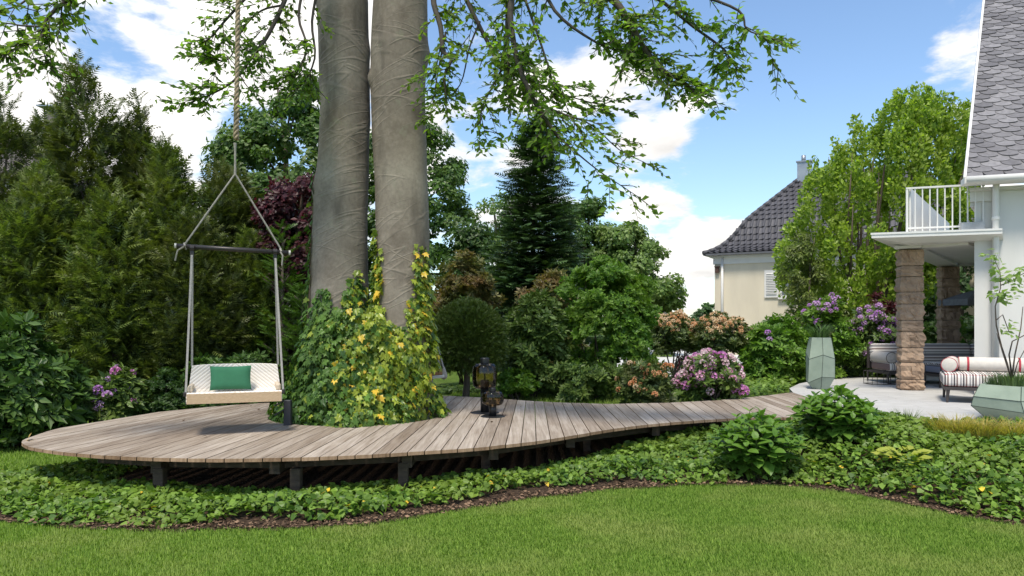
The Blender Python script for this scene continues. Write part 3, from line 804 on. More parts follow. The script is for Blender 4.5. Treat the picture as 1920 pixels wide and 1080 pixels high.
def limbs(base, C, n, r0, zfork=.35, parent=None, mat=None, ztop=None, lean=0.0):
    """tapered trunk with limbs that reach into the crown's clumps"""
    base = np.array(base, float); top = C[np.argmax(C[:, 2])].copy() if ztop is None else np.array((base[0], base[1], ztop))
    top[0] = base[0] * .4 + C[:, 0].mean() * .6; top[1] = base[1]
    H = top[2] - base[2]; mb = MB()
    pts = [base + (top - base) * t + np.array((math.sin(t * 5 + base[0]) * .03 * H * t, 0, 0)) for t in np.linspace(0, 1, 9)]
    mb.tube(pts, [r0 * (1.25 if t == 0 else 1) * (1 - .88 * t) for t in np.linspace(0, 1, 9)], 8)
    tr = mb.build('trunk', mat or M_BARK, parent, smooth=True)
    sel = rng.choice(len(C), min(n, len(C)), replace=False)
    for i in sel:
        c = C[i]; t = max(.08, min(.85, zfork * .5 + (c[2] - base[2]) / H * .6)); k = t * 8; a = pts[int(k)] + (pts[min(8, int(k) + 1)] - pts[int(k)]) * (k % 1)
        m_ = (a + c) / 2 + np.array((0, 0, .08 * H * random.uniform(.2, 1)))
        ra = r0 * (1 - .85 * t) * .5
        MB().tube([a, (a + m_) / 2 + np.array((0, 0, .01)), m_, c], [ra, ra * .8, ra * .55, ra * .15], 5).build('limb', mat or M_BARK, parent, smooth=True)
def broadleaf(name, label, cat, px, Y, profile, mat, ncl, rcl, nleaf, size, tpl=LEAF2, trunk=.12, nlimb=8, group=None, base_py=None, **kw):
    zb = float(ground_z(X(px, Y), Y)); base = (X(px, Y), Y, zb)
    t = thing(name, base, label, cat, group)
    Mx, S, Tn, C, env = clump_crown(profile, Y, ncl, rcl, nleaf, size, tpl, **kw)
    V, F = scatter(tpl, Mx, S, Tn); link('crown', mesh_np('crown', V, F), mat, t)
    if trunk: limbs(base, C, nlimb, trunk, parent=t)
    return t, Tn, env
def conifer(name, label, px, Y, profile, mat, nbr, spacing, size, tpl=SPRAY, rise=.35, droop=.25, trunk=.13, group=None, whorl=None, depth=.9, tipup=0.0, fill=.25):
    zb = float(ground_z(X(px, Y), Y)); base = np.array((X(px, Y), Y, zb))
    t = thing(name, base, label, 'tree', group)
    zs, cx, hw = env_fn(profile, Y); zt = zs[-1]
    if whorl: zo = np.concatenate([np.full(max(5, int(nbr * (.35 + hw(z) / hw(zs[0])))), z) for z in np.arange(zs[0], zt, whorl)]); zo = zo + rng.normal(0, whorl * .12, len(zo))
    else:
        zz = np.linspace(zs[0], zt, 300); w_ = hw(zz) + .30; zo = rng.choice(zz, nbr, p=w_ / w_.sum())
    Ts, Ds, Ns, Ss = [], [], [], []
    mb = MB()
    top = np.array((float(cx(zt)), Y, zt))
    for z in zo:
        a = rng.random() * 6.283; L_ = float(hw(z)) * rng.uniform(.72, 1.12) + .06
        st = np.array((float(cx(z)), Y, z - rise * L_ * .55)); d = np.array((math.cos(a), math.sin(a) * depth, rise)); m = max(5, int(L_ / spacing))
        tt = np.linspace(fill, 1, m) + rng.normal(0, .03, m)
        pos = st + d * (L_ * tt)[:, None]; pos[:, 2] += (-droop * tt ** 2 + tipup * tt ** 3) * L_
        side = np.array((-math.sin(a), math.cos(a), 0)); sg = np.where(np.arange(m) % 2, 1, -1)[:, None] * rng.uniform(.2, 1.0, m)[:, None]
        dd = np.array((math.cos(a), math.sin(a), rise * .5)) + side * sg + .25 * rsph(m); dd[:, 2] += tipup * .6 - droop * .9 * tt
        Ts.append(pos); Ds.append(dd); Ns.append(np.array((0, 0, 1.)) + .5 * rsph(m) + .35 * np.array((math.cos(a), math.sin(a), 0))); Ss.append(size * rng.uniform(.65, 1.25, m) * (1.1 - .25 * tt))
        if rng.random() < .16: mb.tube([st, st + d * L_ * .5 + np.array((0, 0, -droop * .25 * L_)), st + d * L_ * .92 + np.array((0, 0, -droop * .85 * L_))], [.022, .014, .006], 4)
    m = 14
    Ts.append(top + np.stack([rng.normal(0, .02, m), rng.normal(0, .02, m), -np.linspace(0, .6, m)], 1)); Ds.append(np.array((0, 0, 1.2)) + .7 * rsph(m)); Ns.append(rsph(m)); Ss.append(np.full(m, size * .8))
    V, F = scatter(tpl, frames(np.concatenate(Ds), np.concatenate(Ns)), np.concatenate(Ss), np.concatenate(Ts))
    link('crown', mesh_np('crown', V, F), mat, t)
    pts = [base, base * .5 + np.array((top[0], Y, zt)) * .5, np.array((top[0], Y, zt - .15))]
    pts[1] = np.array(((base[0] + top[0]) / 2, Y, (zb + zt) / 2))
    MB().tube(pts, [trunk * 1.2, trunk * .7, .012], 8).build('trunk', M_BARK, t, smooth=True)
    if mb.v: tag(mb.build('branches', M_BARK, t), kind='stuff')
    return t

# ------------------------------------------------------------------ background trees
M_OAK = mat_leaf('oak_leaf', (.026, .062, .014), (.072, .135, .024), (.12, .17, .03), patch=.5)
M_DARKG = mat_leaf('dark_leaf', (.018, .045, .012), (.045, .09, .02), (.07, .12, .025), patch=.5)
M_PURP = mat_leaf('copper_leaf', (.022, .008, .010), (.075, .018, .024), (.11, .03, .03), patch=.8, tcol=(1.5, .6, .6))
M_HORN = mat_leaf('hornbeam_leaf', (.10, .17, .018), (.22, .30, .036), (.27, .34, .045), trans=.42, patch=.9)
M_MIDG = mat_leaf('mid_leaf', (.06, .11, .026), (.13, .20, .045), (.17, .22, .05), patch=.7)
M_YEW = mat_leaf('yew_needle', (.018, .034, .008), (.085, .108, .022), (.14, .15, .035), trans=.22, patch=.8)
M_YEW2 = mat_leaf('yew_needle_bright', (.026, .050, .010), (.115, .155, .028), (.17, .19, .04), trans=.25, patch=.9)
M_SPRUCE = mat_leaf('spruce_needle', (.022, .052, .020), (.055, .105, .036), (.08, .125, .04), trans=.15, patch=1.0)
M_THUJA = mat_leaf('thuja_spray', (.03, .07, .012), (.075, .14, .022), trans=.3)
BG = 'trees behind the garden'
broadleaf('oak_tree', 'dark green broadleaf tree behind the swing rope, left of the trunks', 'tree', 530, 25, [(760, 470, 600), (500, 400, 640), (380, 372, 660), (290, 390, 660), (220, 450, 650), (165, 540, 620)], M_OAK, 240, .44, 54000, .15, group=BG, trunk=.25)
broadleaf('round_tree', 'dark broadleaf tree rising just right of the trunks', 'tree', 800, 26, [(760, 690, 880), (560, 640, 915), (430, 630, 905), (330, 640, 890), (270, 680, 860), (232, 730, 835)], M_OAK, 190, .44, 46000, .145, group=BG, trunk=.22)
broadleaf('copper_beech', 'dark purple-leaved tree behind the left trunk', 'tree', 555, 13.85, [(740, 510, 640), (600, 488, 650), (480, 462, 650), (400, 468, 640), (345, 505, 620)], M_PURP, 190, .20, 34000, .085, group=BG, trunk=.12)
conifer('spruce_tree', 'tall dark green pyramidal spruce in the middle background', 998, 22, [(640, 890, 1120), (590, 905, 1098), (480, 925, 1078), (380, 948, 1062), (300, 966, 1046), (250, 985, 1022), (232, 998, 1006)], M_SPRUCE, 24, .13, .40, SPRAY_S, rise=.10, droop=.25, tipup=.22, whorl=.11, group=BG, trunk=.10, fill=.1)
for lab, px, Y, prof, n, mt in [
    ('pale green oak showing left of the spruce, behind it', 930, 34, [(700, 840, 1010), (520, 850, 1010), (420, 870, 1000), (360, 900, 990)], 20000, M_MIDG),
    ('broad green tree just behind the right side of the spruce', 1090, 30, [(720, 1030, 1180), (520, 1010, 1200), (420, 1030, 1160), (368, 1050, 1120)], 30000, M_OAK),
    ('lighter green tree sloping down beside the open sky', 1190, 29, [(720, 1100, 1270), (600, 1090, 1290), (520, 1100, 1282), (460, 1110, 1250), (420, 1120, 1190)], 34000, M_MIDG),
    ('small dark treetop behind the dome and red-tipped shrub', 880, 24, [(740, 800, 960), (560, 800, 960), (480, 820, 940), (430, 850, 910)], 18000, M_DARKG)]:
    broadleaf('far_tree', lab, 'tree', px, Y, prof, mt, 110, .46, n, .14, group=BG, trunk=.2, nlimb=5)
broadleaf('far_shrub', 'little treetop on the horizon left of the cream house', 'tree', 1318, 60, [(610, 1285, 1342), (590, 1295, 1340), (575, 1318, 1338)], M_DARKG, 22, .4, 1500, .28, trunk=.08, nlimb=2)
broadleaf('red_shrub', 'small dark red shrub at the end of the orange azaleas', 'shrub', 1283, 20, [(700, 1255, 1310), (610, 1262, 1306), (582, 1270, 1296)], M_PURP, 18, .16, 2200, .08, trunk=.03, nlimb=3)
# hornbeam in front of the cream house: many steep stems
def hornbeam():
    Y, px = 21.5, 1640
    base = np.array((X(px, Y), Y, float(ground_z(X(px, Y), Y))))
    t = thing('hornbeam_tree', base, 'fresh light green many-stemmed tree hiding the cream house', 'tree')
    prof = [(625, 1500, 1710), (585, 1480, 1730), (540, 1450, 1760), (470, 1450, 1800), (400, 1490, 1832), (330, 1500, 1842), (270, 1545, 1846), (225, 1605, 1832), (200, 1640, 1810), (186, 1680, 1780)]
    Mx, S, Tn, C, env = clump_crown(prof, Y, 560, .27, 62000, .105, LEAF2, up=.25, depth=.7, droop=-.7, cs=(.6, .6, 1.5))
    up_ = np.array((0, 0, .5)); V, F = scatter(LEAF2, Mx, S, Tn)
    keep = np.ones(len(Tn), bool)
    link('crown', mesh_np('crown', V, F), M_HORN, t)
    zs, cx, hw = env
    for k in range(22):
        a = k / 22 * 6.283; zt = rng.uniform(4, zs[-1] - .3); w_ = float(hw(zt)) * rng.uniform(.3, .9); tip = np.array((float(cx(zt)) + math.cos(a) * w_, Y + math.sin(a) * w_ * .7, zt))
        st = base + np.array((rng.normal(0, .08), rng.normal(0, .08), rng.uniform(0, 1.0)))
        m_ = st * .55 + tip * .45 + np.array((math.cos(a) * .25 * w_, 0, .1))
        MB().tube([st, (st + m_) / 2, m_, (m_ + tip) / 2, tip], [.085, .06, .045, .03, .008], 6).build('stem', M_BARK, t, smooth=True)
    MB().tube([base, base + np.array((.02, 0, .6)), base + np.array((0, 0, 1.2))], [.22, .17, .10], 9).build('trunk', M_BARK, t, smooth=True)
hornbeam()
broadleaf('dark_conifer', 'olive green feathery shrub at the lower left of the light green tree', 'tree', 1520, 20.5, [(640, 1490, 1590), (590, 1472, 1600), (540, 1458, 1570), (480, 1460, 1540), (440, 1480, 1520)], M_YEW2, 70, .2, 9000, .10, LONG, trunk=.06, nlimb=6)
# greenery behind the seating area, under the canopy
broadleaf('garden_tree', 'dark green shrubbery tree seen under the canopy behind the sofa', 'tree', 1800, 25, [(720, 1670, 1930), (600, 1660, 1940), (520, 1680, 1940), (440, 1720, 1920)], M_DARKG, 120, .4, 18000, .16, trunk=.2)
# yews on the left
YG = 'yews in the dark evergreen screen'
yews = [
    ('tallest dark yew of the screen, with pointed bushy top', 160, 14.2, [(760, 40, 300), (560, 40, 290), (420, 60, 275), (300, 90, 238), (210, 108, 215), (165, 118, 185), (138, 132, 152)], M_YEW, 330),
    ('yew cut by the left picture edge, half hiding the far chimney', 10, 14.8, [(760, -120, 130), (500, -110, 110), (350, -80, 90), (270, -40, 60), (210, -25, 40), (190, -10, 22)], M_YEW, 240),
    ('yew with drooping tips right of the tallest yew', 258, 14.6, [(760, 160, 380), (560, 170, 370), (420, 190, 345), (310, 215, 305), (240, 232, 280), (198, 244, 262)], M_YEW, 260),
    ('shorter pointed yew just left of the swing', 312, 14.0, [(760, 230, 430), (560, 240, 420), (430, 255, 395), (350, 275, 355), (300, 292, 332), (276, 302, 314)], M_YEW2, 230),
    ('wide yew behind the hanging swing bar', 425, 14.4, [(760, 320, 520), (600, 325, 525), (480, 335, 515), (400, 350, 495), (350, 372, 460), (318, 398, 430)], M_YEW, 260),
    ('yew standing behind, filling the gap between the left-edge yew and the tallest', 78, 15.6, [(760, -40, 200), (500, -30, 190), (380, -10, 170), (300, 20, 140), (250, 45, 112), (222, 66, 90)], M_YEW, 190),
    ('low bushy yew in front, above the laurel at left edge', 70, 12.9, [(740, -60, 190), (600, -50, 185), (480, -20, 160), (400, 20, 125), (350, 50, 90)], M_YEW2, 250),
    ('low bushy yew in front of the tallest one', 215, 12.8, [(745, 100, 330), (600, 110, 330), (500, 130, 300), (430, 160, 270), (385, 190, 235)], M_YEW2, 250),
    ('low bushy yew directly behind the swing seat', 365, 12.9, [(745, 270, 460), (600, 275, 470), (520, 290, 450), (460, 315, 415), (420, 345, 385)], M_YEW, 250),
    ('yew between the swing straps and the trunk', 470, 13.4, [(745, 400, 540), (640, 405, 545), (560, 418, 532), (500, 436, 505), (470, 456, 480)], M_YEW2, 220)]
def yew(lab, px, Y, prof, mt, nb):
    base = np.array((X(px, Y), Y, float(ground_z(X(px, Y), Y)))); t = thing('yew_tree', base, lab, 'tree', YG)
    zs, cx, hw = env_fn(prof, Y); ncl = int(nb * .8)
    Mx, S, Tn, C, env = clump_crown(prof, Y, ncl, .27, int(nb * 30), .185, SPRAY, up=.2, cs=(.75, .75, 1.25), size_var=.3)
    n = len(Tn); ax_ = np.stack([cx(Tn[:, 2]), np.full(n, Y), Tn[:, 2] - .35], 1); o_ = norm(Tn - ax_)
    D = o_ * .8 + .75 * rsph(n) + np.array((0, 0, .25)); Nn = o_ * .5 + np.array((0, 0, .8)) + .5 * rsph(n)
    # upright leaders that make the ragged top
    k = 26; zl = rng.uniform(zs[-1] - .45 * (zs[-1] - zs[0]), zs[-1] + .02, k); th = rng.random(k) * 6.283; Lp, Ld, Ln, Ls = [], [], [], []
    for z, a in zip(zl, th):
        w_ = float(hw(z)) * rng.uniform(.5, 1.0); p0 = np.array((float(cx(z)) + math.cos(a) * w_, Y + math.sin(a) * w_ * .8, z)); d = np.array((math.cos(a) * .5, math.sin(a) * .5, 1.0)) + .2 * rsph(1)[0]
        m = 12; tt = np.linspace(-.5, .5, m); Lp.append(p0 + d * (tt * .42)[:, None]); Ld.append(d + .9 * rsph(m) * np.linspace(1.2, .4, m)[:, None]); Ln.append(rsph(m)); Ls.append(np.linspace(.2, .1, m))
    V, F = scatter(SPRAY, frames(np.concatenate([D] + Ld), np.concatenate([Nn] + Ln)), np.concatenate([S] + Ls), np.concatenate([Tn] + Lp))
    link('crown', mesh_np('crown', V, F), mt, t)
    limbs(base, C, 10, .09, parent=t, ztop=zs[-1] - .5)
for lab, px, Y, prof, mt, nb in yews:
    yew(lab, px, Y, prof, mt, nb)
for lab, px, Y, prof in [('bright green feathery thuja behind the left trunk', 528, 13.0, [(745, 490, 575), (620, 492, 572), (520, 500, 560), (450, 515, 545), (425, 526, 534)]),
                         ('small bright thuja at the foot of the ivy', 565, 12.6, [(745, 535, 600), (640, 540, 598), (570, 552, 586), (538, 562, 572)])]:
    conifer('thuja', lab, px, Y, prof, M_THUJA, 170, .08, .17, SPRAY_S, rise=1.1, droop=.2, fill=.4, trunk=.05)

# ------------------------------------------------------------------ shrubs
M_LAUREL = mat_leaf('laurel_leaf', (.022, .052, .012), (.06, .115, .022), (.085, .14, .025), trans=.18, rough=.42, spec=.3)
M_LAURELB = mat_leaf('bright_laurel_leaf', (.042, .10, .014), (.11, .205, .025), (.18, .27, .035), trans=.3, rough=.45, spec=.3)
M_RHODO = mat_leaf('rhododendron_leaf', (.036, .072, .018), (.10, .155, .034), (.15, .19, .045), trans=.2, rough=.42, spec=.3)
M_AZAL = mat_leaf('azalea_leaf', (.035, .062, .018), (.095, .13, .035), (.15, .13, .05), trans=.25)
M_PHOT = mat_leaf('photinia_leaf', (.05, .075, .018), (.13, .125, .035), (.24, .10, .06), trans=.3, patch=1.5)
def shrub(name, label, px, Y, profile, mat, ncl, rcl, nros, size, tpl=ROSETTE, group=None, up=.7, depth=.85, z0=None, stems=7):
    zb = float(ground_z(X(px, Y), Y)) if z0 is None else z0
    base = (X(px, Y), Y, zb); t = thing(name, base, label, 'shrub', group)
    zs, cx, hw = env_fn(profile, Y)
    Mx, S, Tn, C, env = clump_crown(profile, Y, ncl, rcl, nros, size, tpl, up=up, depth=depth)
    axis = np.stack([cx(Tn[:, 2]), np.full(len(Tn), Y), Tn[:, 2] - .3], 1)
    nn = norm(norm(Tn - axis) + np.array((0, 0, up)) + .5 * rsph(len(Tn)))
    Mx = frames(rsph(len(Tn)), nn)
    V, F = scatter(tpl, Mx, S, Tn); link('crown', mesh_np('crown', V, F), mat, t)
    for i in rng.choice(len(C), min(stems, len(C)), replace=False):
        b = np.array(base) + np.array((rng.normal(0, .06), rng.normal(0, .06), 0)); c = C[i]
        MB().tube([b, b * .5 + c * .5 + np.array((rng.normal(0, .05), 0, -.05)), c], [.022, .016, .006], 5).build('stem', M_BARK, t, smooth=True)
    return t, Tn, nn, env
# flower truss: a dome of small five-petalled cups
def truss_tpl(n=15):
    Vs, Fs = [], []
    for i in range(n):
        ph = math.acos(1 - 1.15 * (i + .5) / n); th = i * 2.4
        d = np.array((math.sin(ph) * math.cos(th), math.sin(ph) * math.sin(th), math.cos(ph))); a = np.cross(d, (0.3, .5, .8)); a /= np.linalg.norm(a); b = np.cross(d, a)
        k = len(Vs); Vs.append(d * .55)
        for j in range(5):
            q = 2 * math.pi * j / 5; e = math.cos(q) * a + math.sin(q) * b; e2 = math.cos(q + .63) * a + math.sin(q + .63) * b
            Vs += [d * .95 + e * .33, d * .86 + e2 * .22]
        for j in range(10): Fs.append((k, k + 1 + j, k + 1 + (j + 1) % 10))
    return np.array(Vs), np.array(Fs, int)
TRUSS = truss_tpl()
def flowers(t, Tn, nn, mats, n, size, name='flower_truss', filt=None, low=0):
    to = norm(np.array((0, 0, EYE)) - Tn); ok = (nn * to).sum(1) + rng.normal(0, .25, len(Tn))
    ext = (Tn - Tn.mean(0)) / Tn.std(0); sc_ = ok + .5 * (ext * nn).sum(1) + low * ext[:, 2]
    if filt is not None: sc_ = np.where(filt(Tn), sc_, -9)
    got = []
    for i in np.argsort(-sc_):
        if all(np.linalg.norm(Tn[i] - Tn[j]) > size * 1.25 for j in got): got.append(i)
        if len(got) >= n: break
    meshes = []
    for m in mats:
        me = mesh_np(name, *TRUSS); me.materials.append(m); meshes.append(me)
    org = ORG[t.name]
    for i in got:
        o = bpy.data.objects.new(name, random.choice(meshes)); COL.objects.link(o); o.parent = t
        fr = frames(rsph(1), nn[i:i + 1])[0]; s_ = size * random.uniform(.7, 1.15)
        p = Tn[i] + nn[i] * size * .35 - org
        o.matrix_basis = Matrix([[*(fr[r_] * s_), p[r_]] for r_ in range(3)] + [[0, 0, 0, 1]]); reg(o, org)
def mat_petal(name, c1, c2): return mat_leaf(name, c1, c2, trans=.3, rough=.6, spec=.2, tcol=(1.1, 1.0, 1.1), gain=1.0)
M_PINK = [mat_petal('pink_petal', (.72, .34, .52), (.86, .56, .68)), mat_petal('pale_pink_petal', (.76, .50, .56), (.86, .70, .70)), mat_petal('magenta_petal', (.56, .20, .46), (.74, .36, .62))]
M_LILAC = [mat_petal('lilac_petal', (.44, .19, .52), (.62, .34, .70)), mat_petal('pale_lilac_petal', (.56, .32, .62), (.72, .50, .76))]
M_PEACH = [mat_petal('peach_petal', (.68, .36, .16), (.80, .54, .32)), mat_petal('cream_petal', (.74, .54, .30), (.82, .66, .46))]
M_ORANGE = [mat_petal('orange_petal', (.72, .30, .12), (.80, .45, .24))]

# dome-clipped yew on a short trunk
def dome():
    Y, px = 13.4, 876
    base = np.array((X(872, Y), Y, float(ground_z(X(872, Y), Y)))); t = thing('clipped_yew', base, 'dense dome-clipped evergreen on a bare stem behind the lamps', 'tree')
    zs, cx, hw = env_fn([(690, 830, 925), (672, 812, 942), (640, 806, 946), (610, 812, 940), (585, 834, 918), (572, 856, 898), (568, 870, 884)], Y)
    n = 11500; zz = np.linspace(zs[0], zs[-1], 300); w_ = hw(zz) ** 1.0 + .1; z = rng.choice(zz, n, p=w_ / w_.sum()) + rng.normal(0, .01, n); th = rng.random(n) * 6.283; rr = 1 - np.abs(rng.normal(0, .10, n))
    Tn = np.stack([cx(z) + np.cos(th) * hw(z) * rr, Y + np.sin(th) * hw(z) * rr, z], 1); c = np.array((X(px, Y), Y, zs[0] + .25))
    nn = norm(norm(Tn - c) + .45 * rsph(n)); V, F = scatter(SPRAY_S, frames(nn + .8 * rsph(n), rsph(n)), rng.uniform(.075, .14, n), Tn)
    link('crown', mesh_np('crown', V, F), mat_leaf('clipped_needle', (.034, .060, .012), (.085, .125, .022), (.11, .14, .03), trans=.2), t)
    MB().tube([base, base + np.array((.03, 0, .35)), np.array((X(876, Y), Y, zs[0] + .25))], [.075, .06, .055], 9).build('trunk', M_BARK, t, smooth=True)
    for k in range(5): MB().tube([(X(874, Y), Y, .75), (X(850 + k * 13, Y), Y + .2 * math.sin(k), zs[0] + .15)], [.03, .015], 5).build('limb', M_BARK, t)
dome()
shrub('photinia', 'bronze-tipped shrub behind the clipped dome', 870, 16.5, [(680, 800, 960), (580, 800, 945), (530, 812, 930), (495, 830, 900), (478, 850, 880)], M_PHOT, 70, .24, 3000, .12)
shrub('loose_rhododendron', 'open dark-leaved rhododendron between dome and round laurel', 1000, 14.3, [(735, 940, 1070), (660, 935, 1080), (610, 948, 1068), (575, 975, 1045), (560, 995, 1025)], M_RHODO, 70, .22, 2600, .15)
shrub('loose_rhododendron', 'taller sparse rhododendron rising behind the round laurel', 1030, 16.4, [(700, 960, 1100), (600, 960, 1100), (550, 975, 1080), (515, 1000, 1060)], M_PHOT, 40, .25, 1300, .15)
shrub('round_laurel', 'big rounded bright green laurel in the centre background', 1137, 14.8, [(735, 1045, 1225), (680, 1036, 1238), (610, 1030, 1245), (560, 1034, 1240), (525, 1052, 1218), (507, 1090, 1180), (500, 1115, 1150)], M_LAURELB, 190, .19, 9500, .085, ROSETTE_W, up=.5)
shrub('low_shrub', 'low bright shrub at the foot of the loose rhododendron', 965, 13.7, [(738, 928, 1010), (715, 930, 1008), (698, 945, 990)], M_LAURELB, 26, .11, 700, .09, ROSETTE_W, z0=.24)
shrub('dark_shrub', 'dark leafy shrub in shade below the round laurel', 1085, 14.0, [(742, 1020, 1170), (715, 1020, 1170), (690, 1040, 1150)], M_RHODO, 40, .14, 1100, .12, z0=.26)
# left side
shrub('laurel', 'big glossy dark laurel standing at the left picture edge', 50, 10.4, [(830, -60, 150), (780, -80, 150), (710, -80, 140), (660, -60, 125), (625, -30, 95), (608, 0, 60)], M_LAUREL, 110, .20, 2600, .17)
shrub('box_ball', 'low dark clipped shrub behind the deck below the swing', 315, 11.8, [(775, 265, 372), (745, 260, 376), (718, 275, 360), (704, 300, 335)], M_DARKG, 50, .12, 2600, .06)
tl, Tl, nl, _ = shrub('purple_rhododendron', 'small purple-flowered rhododendron at the left edge of the deck', 205, 11.4, [(800, 130, 275), (765, 132, 276), (730, 142, 265), (708, 165, 240)], M_RHODO, 46, .15, 1000, .14)
flowers(tl, Tl, nl, M_LILAC + [M_PINK[2]], 12, .075)
shrub('dark_laurel', 'dark evergreen filling the gap under the yews behind the deck', 420, 12.2, [(765, 340, 520), (720, 340, 525), (680, 360, 510)], M_LAUREL, 60, .16, 1500, .13)
# right of centre
to_, To, no, _ = shrub('peach_azalea', 'small peach-flowered azalea at the back edge of the walkway', 1212, 12.5, [(765, 1158, 1268), (735, 1150, 1272), (705, 1158, 1265), (685, 1175, 1252)], M_AZAL, 60, .13, 1700, .09)
flowers(to_, To, no, M_PEACH + M_ORANGE, 30, .055)
tp, Tp, np_, _ = shrub('pink_rhododendron', 'pink-flowering rhododendron beside the wooden walkway', 1335, 12.6, [(762, 1275, 1392), (735, 1266, 1402), (705, 1272, 1398), (682, 1290, 1375), (672, 1310, 1355)], M_RHODO, 60, .14, 1300, .13)
flowers(tp, Tp, np_, [M_PINK[0], M_PINK[0], M_PINK[1], M_PINK[1], M_PINK[2]], 95, .092, low=.35)
M_OR = 'azaleas in the orange flowering hedge'
for lab, px, Y, prof, nf in [('orange-flowered azalea left in the hedge, on bare crooked stems', 1262, 17.5, [(656, 1215, 1310), (640, 1212, 1312), (612, 1220, 1308), (596, 1235, 1290)], 60),
                         ('wide peach-flowered azalea in front of the cream house', 1350, 17.2, [(660, 1290, 1410), (640, 1285, 1424), (612, 1290, 1418), (598, 1310, 1385)], 110)]:
    t_, T_, n_, _ = shrub('orange_azalea', lab, px, Y, prof, M_AZAL, 70, .17, 1900, .10, group=M_OR, depth=.6)
    flowers(t_, T_, n_, M_PEACH, nf, .065, name='blossom', low=.35)
tg, Tg, ng, _ = shrub('green_rhododendron', 'bright green rhododendron left of the tall planter with two lilac blooms', 1455, 16.6, [(712, 1395, 1515), (680, 1388, 1522), (640, 1392, 1520), (615, 1410, 1500), (603, 1430, 1480)], M_LAURELB, 90, .2, 2400, .13)
flowers(tg, Tg, ng, M_LILAC, 3, .08)
tq, Tq, nq, _ = shrub('lilac_rhododendron', 'tall lilac-flowered rhododendron rising above the tall planter', 1548, 17.0, [(700, 1490, 1600), (650, 1480, 1612), (610, 1492, 1606), (585, 1505, 1595), (566, 1530, 1570)], M_LAURELB, 70, .2, 1900, .13)
flowers(tq, Tq, nq, M_LILAC, 20, .085, low=.5)
tq, Tq, nq, _ = shrub('lilac_rhododendron', 'broad lilac-flowered rhododendron behind the sofa arm', 1632, 17.4, [(705, 1570, 1700), (660, 1565, 1705), (620, 1575, 1700), (595, 1595, 1690), (583, 1620, 1675)], M_RHODO, 80, .2, 2100, .13)
flowers(tq, Tq, nq, M_LILAC, 42, .095, low=.1)
shrub('red_maple', 'dull red-leaved shrub behind the lilac rhododendron', 1640, 19.5, [(640, 1590, 1700), (600, 1590, 1700), (570, 1610, 1680), (555, 1630, 1660)], M_PURP, 30, .2, 900, .10)
shrub('terrace_shrub', 'dark shrub behind the sofa seen between the stone pillars', 1760, 20.5, [(710, 1700, 1860), (640, 1700, 1860), (600, 1720, 1850)], M_DARKG, 50, .25, 1500, .16)
# ------------------------------------------------------------------ the twin-trunked beech
def mat_beech():
    m, N, L, out = new_mat('beech_bark')
    v = coords(N, L)
    n1 = tex_noise(N, L, v, 1.6, 6, .6); n2 = tex_noise(N, L, v, 22, 6, .7)
    r1 = ramp(N, [(.30, (.135, .108, .084)), (.5, (.25, .21, .168)), (.70, (.335, .29, .235))]); L.new(n1, r1.inputs[0])
    r2 = ramp(N, [(.3, (.8, .79, .77)), (.7, (1.12, 1.12, 1.12))]); L.new(n2, r2.inputs[0])
    c = mixc(N, L, 1.0, r1.outputs[0], r2.outputs[0], 'MULTIPLY')
    mp0 = N.new('ShaderNodeMapping'); mp0.inputs['Scale'].default_value = (2.2, 2.2, .55); L.new(v, mp0.inputs[0])     # damp streaks and lichen
    sr = ramp(N, [(.54, (0, 0, 0)), (.72, (.75, .75, .75))]); L.new(tex_noise(N, L, mp0.outputs[0], 1.1, 5, .6), sr.inputs[0]); c = mixc(N, L, sr.outputs[0], c, (.085, .072, .058))
    lr = ramp(N, [(.60, (0, 0, 0)), (.70, (.5, .5, .5))]); L.new(tex_noise(N, L, v, 4.5, 6, .7), lr.inputs[0]); c = mixc(N, L, lr.outputs[0], c, (.24, .25, .17))
    # creases that run round the stem at a slant, sparse and uneven
    def crease(rot, scale, seed, thr):
        vv = coords(N, L, (1, 1, 1), 'Object', rot)
        mp = N.new('ShaderNodeMapping'); mp.inputs['Location'].default_value = (seed, seed * .7, seed * .3); mp.inputs['Scale'].default_value = (.5, .5, scale); L.new(vv, mp.inputs[0])
        n = tex_noise(N, L, mp.outputs[0], 1.0, 2, .4, .6)
        d = mathn(N, L, 'ABSOLUTE', mathn(N, L, 'SUBTRACT', n, .5))
        mr = N.new('ShaderNodeMapRange'); mr.interpolation_type = 'SMOOTHSTEP'; mr.inputs['From Min'].default_value = 0; mr.inputs['From Max'].default_value = thr
        mr.inputs['To Min'].default_value = 1; mr.inputs['To Max'].default_value = 0; L.new(d, mr.inputs[0]); return mr.outputs[0]
    a = crease((0, R(24), 0), 3.6, 1.3, .022); b = crease((0, R(34), R(20)), 2.6, 5.1, .016); f_ = crease((0, R(-12), 0), 2.2, 8.4, .014)
    h = mathn(N, L, 'MAXIMUM', mathn(N, L, 'MAXIMUM', a, b), f_)
    msk = ramp(N, [(.42, (0, 0, 0)), (.56, (1, 1, 1))]); L.new(tex_noise(N, L, v, 1.1, 2), msk.inputs[0])
    h = mathn(N, L, 'MULTIPLY', h, msk.outputs[0])
    hh = mathn(N, L, 'ADD', h, mathn(N, L, 'MULTIPLY', n2, .25))
    c = mixc(N, L, mathn(N, L, 'MULTIPLY', h, .3), c, (.30, .255, .205))
    principled(N, L, out, c, .8, bump(N, L, hh, .3, .02), 0, .25)
    return m
M_BEECH = mat_beech()
BY = 10.2
